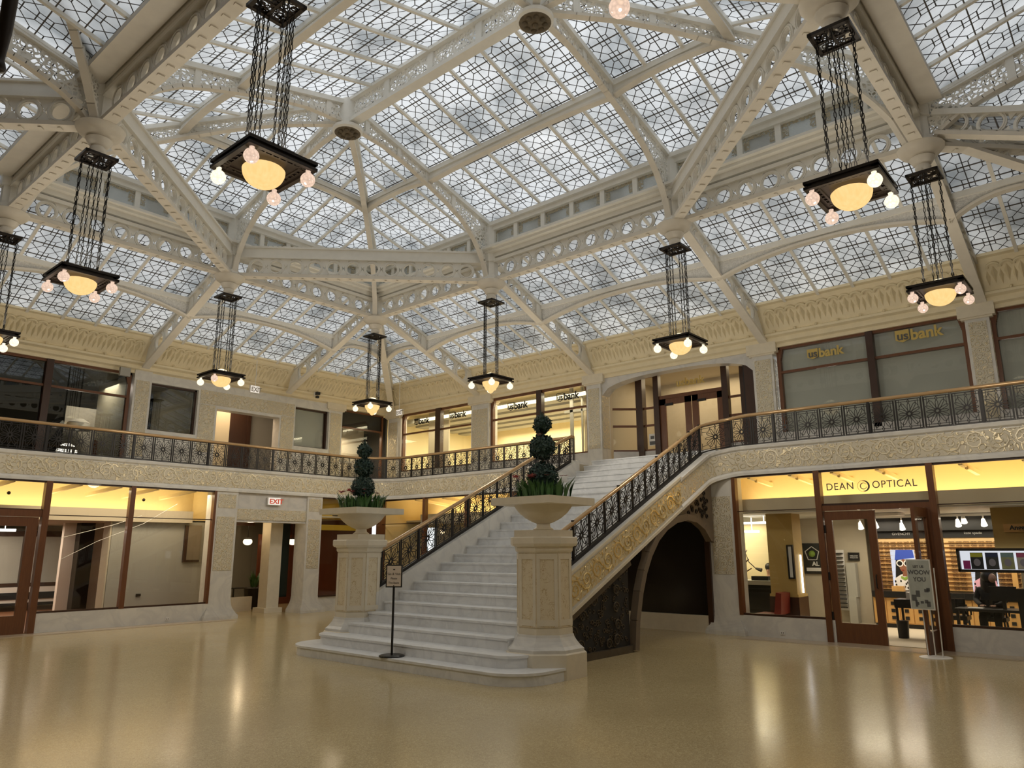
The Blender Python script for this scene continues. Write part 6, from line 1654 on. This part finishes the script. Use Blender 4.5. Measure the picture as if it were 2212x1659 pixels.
LAMPS = [
 (0,1,'largest bronze hanging lamp, nearest the viewer at the upper left',(1,),False),
 (1,0,'big bronze hanging lamp at the upper right under a tilted square plate',(3,2),False),
 (2,0,'bronze hanging lamp nearest the right picture edge, before the right-hand bank windows',(),False),
 (2,1,'bronze hanging lamp over the bank entrance at the stair head',(0,1,2,3),False),
 (2,2,'bronze hanging lamp with a tipped bowl, between the lit bank windows',(0,1,2,3),True),
 (2,3,'smallest bronze hanging lamp with a tipped bowl, in the far corner',(0,1,2,3),True),
 (1,3,'bronze hanging lamp before the carved wall opening on the left upper floor',(0,1,3),False),
 (0,2,'bronze hanging lamp left of the centre, before the sloping glass on the left',(),False),
 (0,3,'bronze hanging lamp cut off by the left picture edge',(0,1,2,3),False),
 (0,0,'bronze hanging lamp directly overhead, a globe just showing at the top edge',(),False)]
for i, j, lab, br, tip in LAMPS: lamp(i, j, lab, br, tip)

# bronze drop ornament at the upper left picture edge
p = HIT(6, 150, 'X', 1.9)
solo('bronze_drop', MB().lathe([(.02,-.06),(.06,-.04),(.075,.0),(.06,.06),(.045,.10),(.05,.2),(.075,.5),(.085,1.2),(.09,2.4),(.03,2.5),(.03,11.6-p.z)], 12, (p.x-.04, p.y, p.z)), M['bronze'], 'dark bronze drop ornament hanging at the upper left picture edge', 'ornament', sm=40)

# ------------------------------------------------------------------ small fittings
M['exitface'] = emit('lit_exit_face', (.95,.85,.72), .8); M['exitred'] = emit('exit_red', (.75,.10,.05), .6); M['exitpale'] = simple('exit_pale_letters', (.35,.32,.27), .5)
def exitsign(side, c, w, h, lab, red, rod=None):
    g = thing('exit_sign', lab, 'sign', (c.x, c.y, c.z-h/2)); P = c.x if side == 'E' else c.y; s = c.y if side == 'E' else c.x
    part('case', FB(MB(), side, P, s-w/2, s+w/2, c.z-h/2, c.z+h/2, 0, .07), M['white'], g)
    part('lit_face', FB(MB(), side, P, s-w/2+.02, s+w/2-.02, c.z-h/2+.02, c.z+h/2-.02, -.006, 0), M['exitface'], g)
    text('lettering', 'EXIT', side, P, s + (w*.40 if side == 'E' else -w*.40), c.z-h*.30, h*.60, red, g, -.012, bold=.006, sx=w/h*.62)
    if rod: part('rod', MB().tube([(c.x, c.y, c.z+h/2), (c.x, c.y, rod)], .012, 6), M['white'], g)
    return g
exitsign('N', HIT(593, 1083, 'Y', B-.02), .50, .27, 'lit EXIT sign with red letters on the lintel between the two left piers', M['exitred'])
exitsign('N', HIT(551, 841, 'Y', 24.3), .38, .28, 'small EXIT sign hanging on a rod before the left cornice', M['exitpale'], 8.95)
exitsign('E', HIT(862, 891, 'X', 19.9), .38, .26, 'small EXIT sign hanging on a rod beside the smallest lamp', M['exitpale'], 9.0)
exitsign('E', HIT(924, 939, 'X', 24.0), .42, .26, 'small red EXIT sign inside the lit bank office', M['exitred'])
p = HIT(268, 804, 'Y', 25.16); solo('wall_speaker', MB().box(p.x-.16, p.x+.16, p.y-.12, p.y, p.z-.14, p.z+.14), M['greywall'], 'grey box speaker on the cornice above the dark upper left window', 'speaker')
p = HIT(684, 853, 'Y', 25.1)
g = thing('security_camera', 'small black security camera on the left cornice', 'camera', (p.x, p.y, p.z-.15)); part('housing', MB().box(p.x-.09, p.x+.06, p.y-.16, p.y, p.z-.02, p.z+.10), M['black'], g); part('lower_unit', MB().box(p.x-.05, p.x+.06, p.y-.1, p.y, p.z-.14, p.z-.05), M['black'], g); part('bracket', MB().box(p.x-.12, p.x-.09, p.y-.03, p.y+.02, p.z-.1, p.z+.1), M['white'], g)
# sign stand on the first step
x, y, z = 9.50, 11.17, RIS
g = thing('sign_stand', 'black stand with a small cream notice, standing on the lowest step', 'sign', (x, y, z))
part('base', MB().lathe([(.24,0),(.24,.02),(.20,.035)], 24, (x, y, z)), M['black'], g); part('pole', MB().tube([(x,y,z+.03),(x,y,z+1.28)], .022, 10), M['black'], g)
dx, dy = V((-.78,-.62,0)), V((.62,-.78,0))       # the notice faces the viewer
def sq(o, a, b, t): return MB().frame_box(o, dy*a, dx*t, V((0,0,b)))
o = V((x, y, z+1.45)) 
part('frame', MB().frame_box(o, dy*.155, dx*.015, V((0,0,.21))), M['black'], g)
part('notice', MB().frame_box(o + dx*.017, dy*.135, dx*.002, V((0,0,.188))), simple('cream_paper', (.72,.62,.52), .6), g)
def stext(body, u, h, off):
    cu = bpy.data.curves.new('lettering', 'FONT'); cu.body = body; cu.size = h*1.4; cu.align_x = 'CENTER'; cu.extrude = .001; cu.materials.append(M['signblack'])
    t = bpy.data.objects.new('lettering', cu); COL.objects.link(t); t.parent = g; q = o - V((x,y,z)) + dx*.021 + V((0,0,u)); yv = V((0,0,1))
    t.matrix_basis = Matrix(((dy.x,yv.x,dx.x,q.x),(dy.y,yv.y,dx.y,q.y),(dy.z,yv.z,dx.z,q.z),(0,0,0,1)))
stext('Go & Visit', .02, .042, 0); stext('Please', -.06, .036, 0); stext('The Stairs', -.14, .036, 0)
part('mark', MB().frame_box(o + dx*.021 + V((0,0,.12)), dy*.018, dx*.001, V((0,0,.012))), M['signblack'], g)
# floor poster by the shop door
q = HIT(2022, 1421, 'Z', 0); g = thing('poster_stand', 'silver floor poster stand with a pale print, leaning before the open shop door', 'sign', (q.x, q.y, 0))
dxp = V((-.97,.22,0)).normalized(); dyp = V((-.22,-.97,0)).normalized()
part('base', MB().lathe([(.30,0),(.30,.012),(.27,.02)], 24, (q.x, q.y, 0)), M['chrome'] if 'chrome' in M else M['white'], g)
for sg in (-.14, 0, .14): part('leg', MB().tube([V((q.x,q.y,.01)) + dyp*sg, V((q.x,q.y,1.75)) + dyp*sg*1.2 - dxp*.0], .012, 6), M['white'], g)
c = V((q.x, q.y, 1.42)) + dxp*.03 - dyp*.12
part('frame', MB().frame_box(c, dyp*.24, dxp*.012, V((0,0,.50))), M['white'], g); part('print', MB().frame_box(c + dxp*.013, dyp*.22, dxp*.002, V((0,0,.48))), simple('pale_poster_print', (.42,.44,.40), .4, var=.3, vscale=5), g)
def ptext(body, u, h):
    cu = bpy.data.curves.new('lettering', 'FONT'); cu.body = body; cu.size = h*1.4; cu.align_x = 'CENTER'; cu.extrude = .001; cu.offset = .003; cu.materials.append(M['signgrey'])
    t = bpy.data.objects.new('lettering', cu); COL.objects.link(t); t.parent = g; w = c - V((q.x,q.y,0)) + dxp*.017 + V((0,0,u))
    t.matrix_basis = Matrix(((dyp.x,0,dxp.x,w.x),(dyp.y,0,dxp.y,w.y),(dyp.z,1,dxp.z,w.z),(0,0,0,1)))
ptext('LET US', .33, .05); ptext('WOOW', .20, .085); ptext('YOU', .06, .085)
pf = MB(); rq = random.Random(4)
for k in range(9): pf.frame_box(c + dxp*.016 + dyp*rq.uniform(-.17,.17) + V((0,0,rq.uniform(-.42,-.05))), dyp*rq.uniform(.015,.05), dxp*.001, V((0,0,rq.uniform(.02,.07))))
part('figures', pf, M['signgrey'], g)

# ------------------------------------------------------------------ enclosing walls behind the viewer, sky, lights
M['nearwall'] = simple('brown_wall', (.20,.16,.11), .7)  # unseen near side coloured dark to cut light bounced onto risers and floor
struct('wall_near_west', MB().box(-3.2, -3.0, -6, 38, 0, 12), M['nearwall'])
struct('wall_near_south', MB().box(-3, 31, -6.2, -6, 0, 12), M['nearwall'])
struct('ceiling_near', MB().box(-3.2, 1.0, -6, 38, 12.0, 12.1).box(1.0, 4.16, -6, 6.0, 11.9, 12.0).box(4.16, 31, -6.2, -1.1, 12.0, 12.1).box(1.0, 8.0, -1.1, 2.2, 11.9, 12.0), M['nearwall'])  # unseen slabs added to keep sky light out over the near side
wd = bpy.data.worlds.new('sky'); SC.world = wd; wd.use_nodes = True; nt = wd.node_tree
bg = nt.nodes['Background']; bg.inputs[0].default_value = (.95,.98,1.0,1); bg.inputs[1].default_value = 1.12
def light(name, kind, loc, energy, col, size=.2, rot=(0,0,0), sy=None):
    l = bpy.data.lights.new(name, kind); o = bpy.data.objects.new(name, l); COL.objects.link(o); o.location = loc; o.rotation_euler = rot; l.energy = energy; l.color = col
    if kind == 'AREA':
        l.size = size
        if sy: l.shape = 'RECTANGLE'; l.size_y = sy
    else: l.shadow_soft_size = size
    return o
WARM = (1.0,.91,.77)
for i, j, lab, br, tip in LAMPS:
    x, y = nd(i, j); light('lamp_light', 'POINT', (x, y, LZ-1.2), 85, WARM, .36); light('lamp_uplight', 'AREA', (x, y, LZ+.30), 12, WARM, .85, (PI,0,0)).data.shape = 'DISK'  # added fill: unseen point floating below each lamp, disc above its dome
light('bank_light', 'AREA', (25.2, 20, 7.7), 500, (1.0,.86,.58), 4, (0,0,0), 9)
light('bank_light_front', 'AREA', (22.0, 20, 7.9), 160, (1.0,.86,.58), .4, (0,0,0), 10)
light('vestibule_light', 'AREA', (23.4, 11.2, 8.1), 70, (1.0,.78,.50), 1.5, (0,0,0), 4)
light('lobby_light', 'AREA', (14.2, 26.7, 7.9), 40, (1.0,.75,.5), 1.5)
light('meeting_light', 'AREA', (10.0, 27.8, 7.9), 60, (1.0,.86,.72), 1.2)
light('corner_shop_light', 'AREA', (19.6, 26.5, 7.1), 40, (1.0,.8,.55), 1.2)
light('cove_light_right', 'AREA', (20.1, 3.2, 3.30), 90, (1.0,.76,.40), .4, (PI,0,0), 11)
light('cove_light_far', 'AREA', (20.35, 18, 3.36), 70, (1.0,.76,.40), .4, (PI,0,0), 8)
light('cove_light_left', 'AREA', (6.0, 25.3, 3.30), 100, (1.0,.76,.40), 12, (PI,0,0), .4)
light('shop_light_right', 'AREA', (22.2, 4.5, 2.9), 130, (1.0,.86,.65), 1.2, (0,0,0), 5)
light('shop_light_desk', 'AREA', (21.6, 10, 2.9), 60, (1.0,.82,.5), 1.5)
light('shop_light_left', 'AREA', (7.0, 29, 2.95), 160, (1.0,.80,.62), 4)
light('shop_light_left_front', 'AREA', (9.5, 23.7, 3.9), 60, (1.0,.8,.55), 5, (0,0,0), .6)
light('cafe_light', 'AREA', (15.5, 27, 3.2), 22, (1.0,.72,.42), 2)
light('passage_light', 'POINT', (14.0, 24.3, 2.9), 9, (1.0,.75,.45), .1)
# the walls of the light well above the skylight
lw = marble('glazed_brick', (.30,.31,.31), (.16,.17,.18), .5, .5, .8)
for nm, b in (('east', (23.2,23.6,-9,30,9.6,20)), ('north', (-6,23.2,28.6,29,9.6,20)), ('west', (-4.4,-4,-9,29,10.6,20)), ('south', (-4,23.2,-9.4,-9,10.6,20))):
    r = struct('wall_lightwell_'+nm, MB().box(*b), lw)
    wn_ = MB(); x0, x1, y0, y1, z0, z1 = b
    k = 0
    if nm in ('east', 'west'):
        y = y0 + 1.5
        while y < y1 - 2:
            for z in (11.5, 15.2): wn_.box(x0-.03, x1+.03, y, y+1.5, z, z+2.3)
            y += 3.1
    else:
        x = x0 + 1.5
        while x < x1 - 2:
            for z in (11.5, 15.2): wn_.box(x, x+1.5, y0-.03, y1+.03, z, z+2.3)
            x += 3.1
    part('windows', wn_, M['dark'], r)
# lettering becomes plain mesh
_dg = bpy.context.evaluated_depsgraph_get()
for o in [o for o in SC.objects if o.type == 'FONT']:
    me = bpy.data.meshes.new_from_object(o.evaluated_get(_dg)); me.name = 'lettering'
    n = bpy.data.objects.new('tmp', me); COL.objects.link(n); n.parent = o.parent; n.matrix_basis = o.matrix_basis.copy()
    nm = o.name; cu = o.data; bpy.data.objects.remove(o); bpy.data.curves.remove(cu); n.name = nm
SC.view_settings.view_transform = 'Standard'; SC.view_settings.look = 'None'; SC.view_settings.exposure = .22; SC.view_settings.gamma = 1
try: SC.view_settings.use_curve_mapping = False
except Exception: pass
SC.cycles.use_denoising = True
SC.cycles.max_bounces = 8; SC.cycles.diffuse_bounces = 4; SC.cycles.transparent_max_bounces = 16
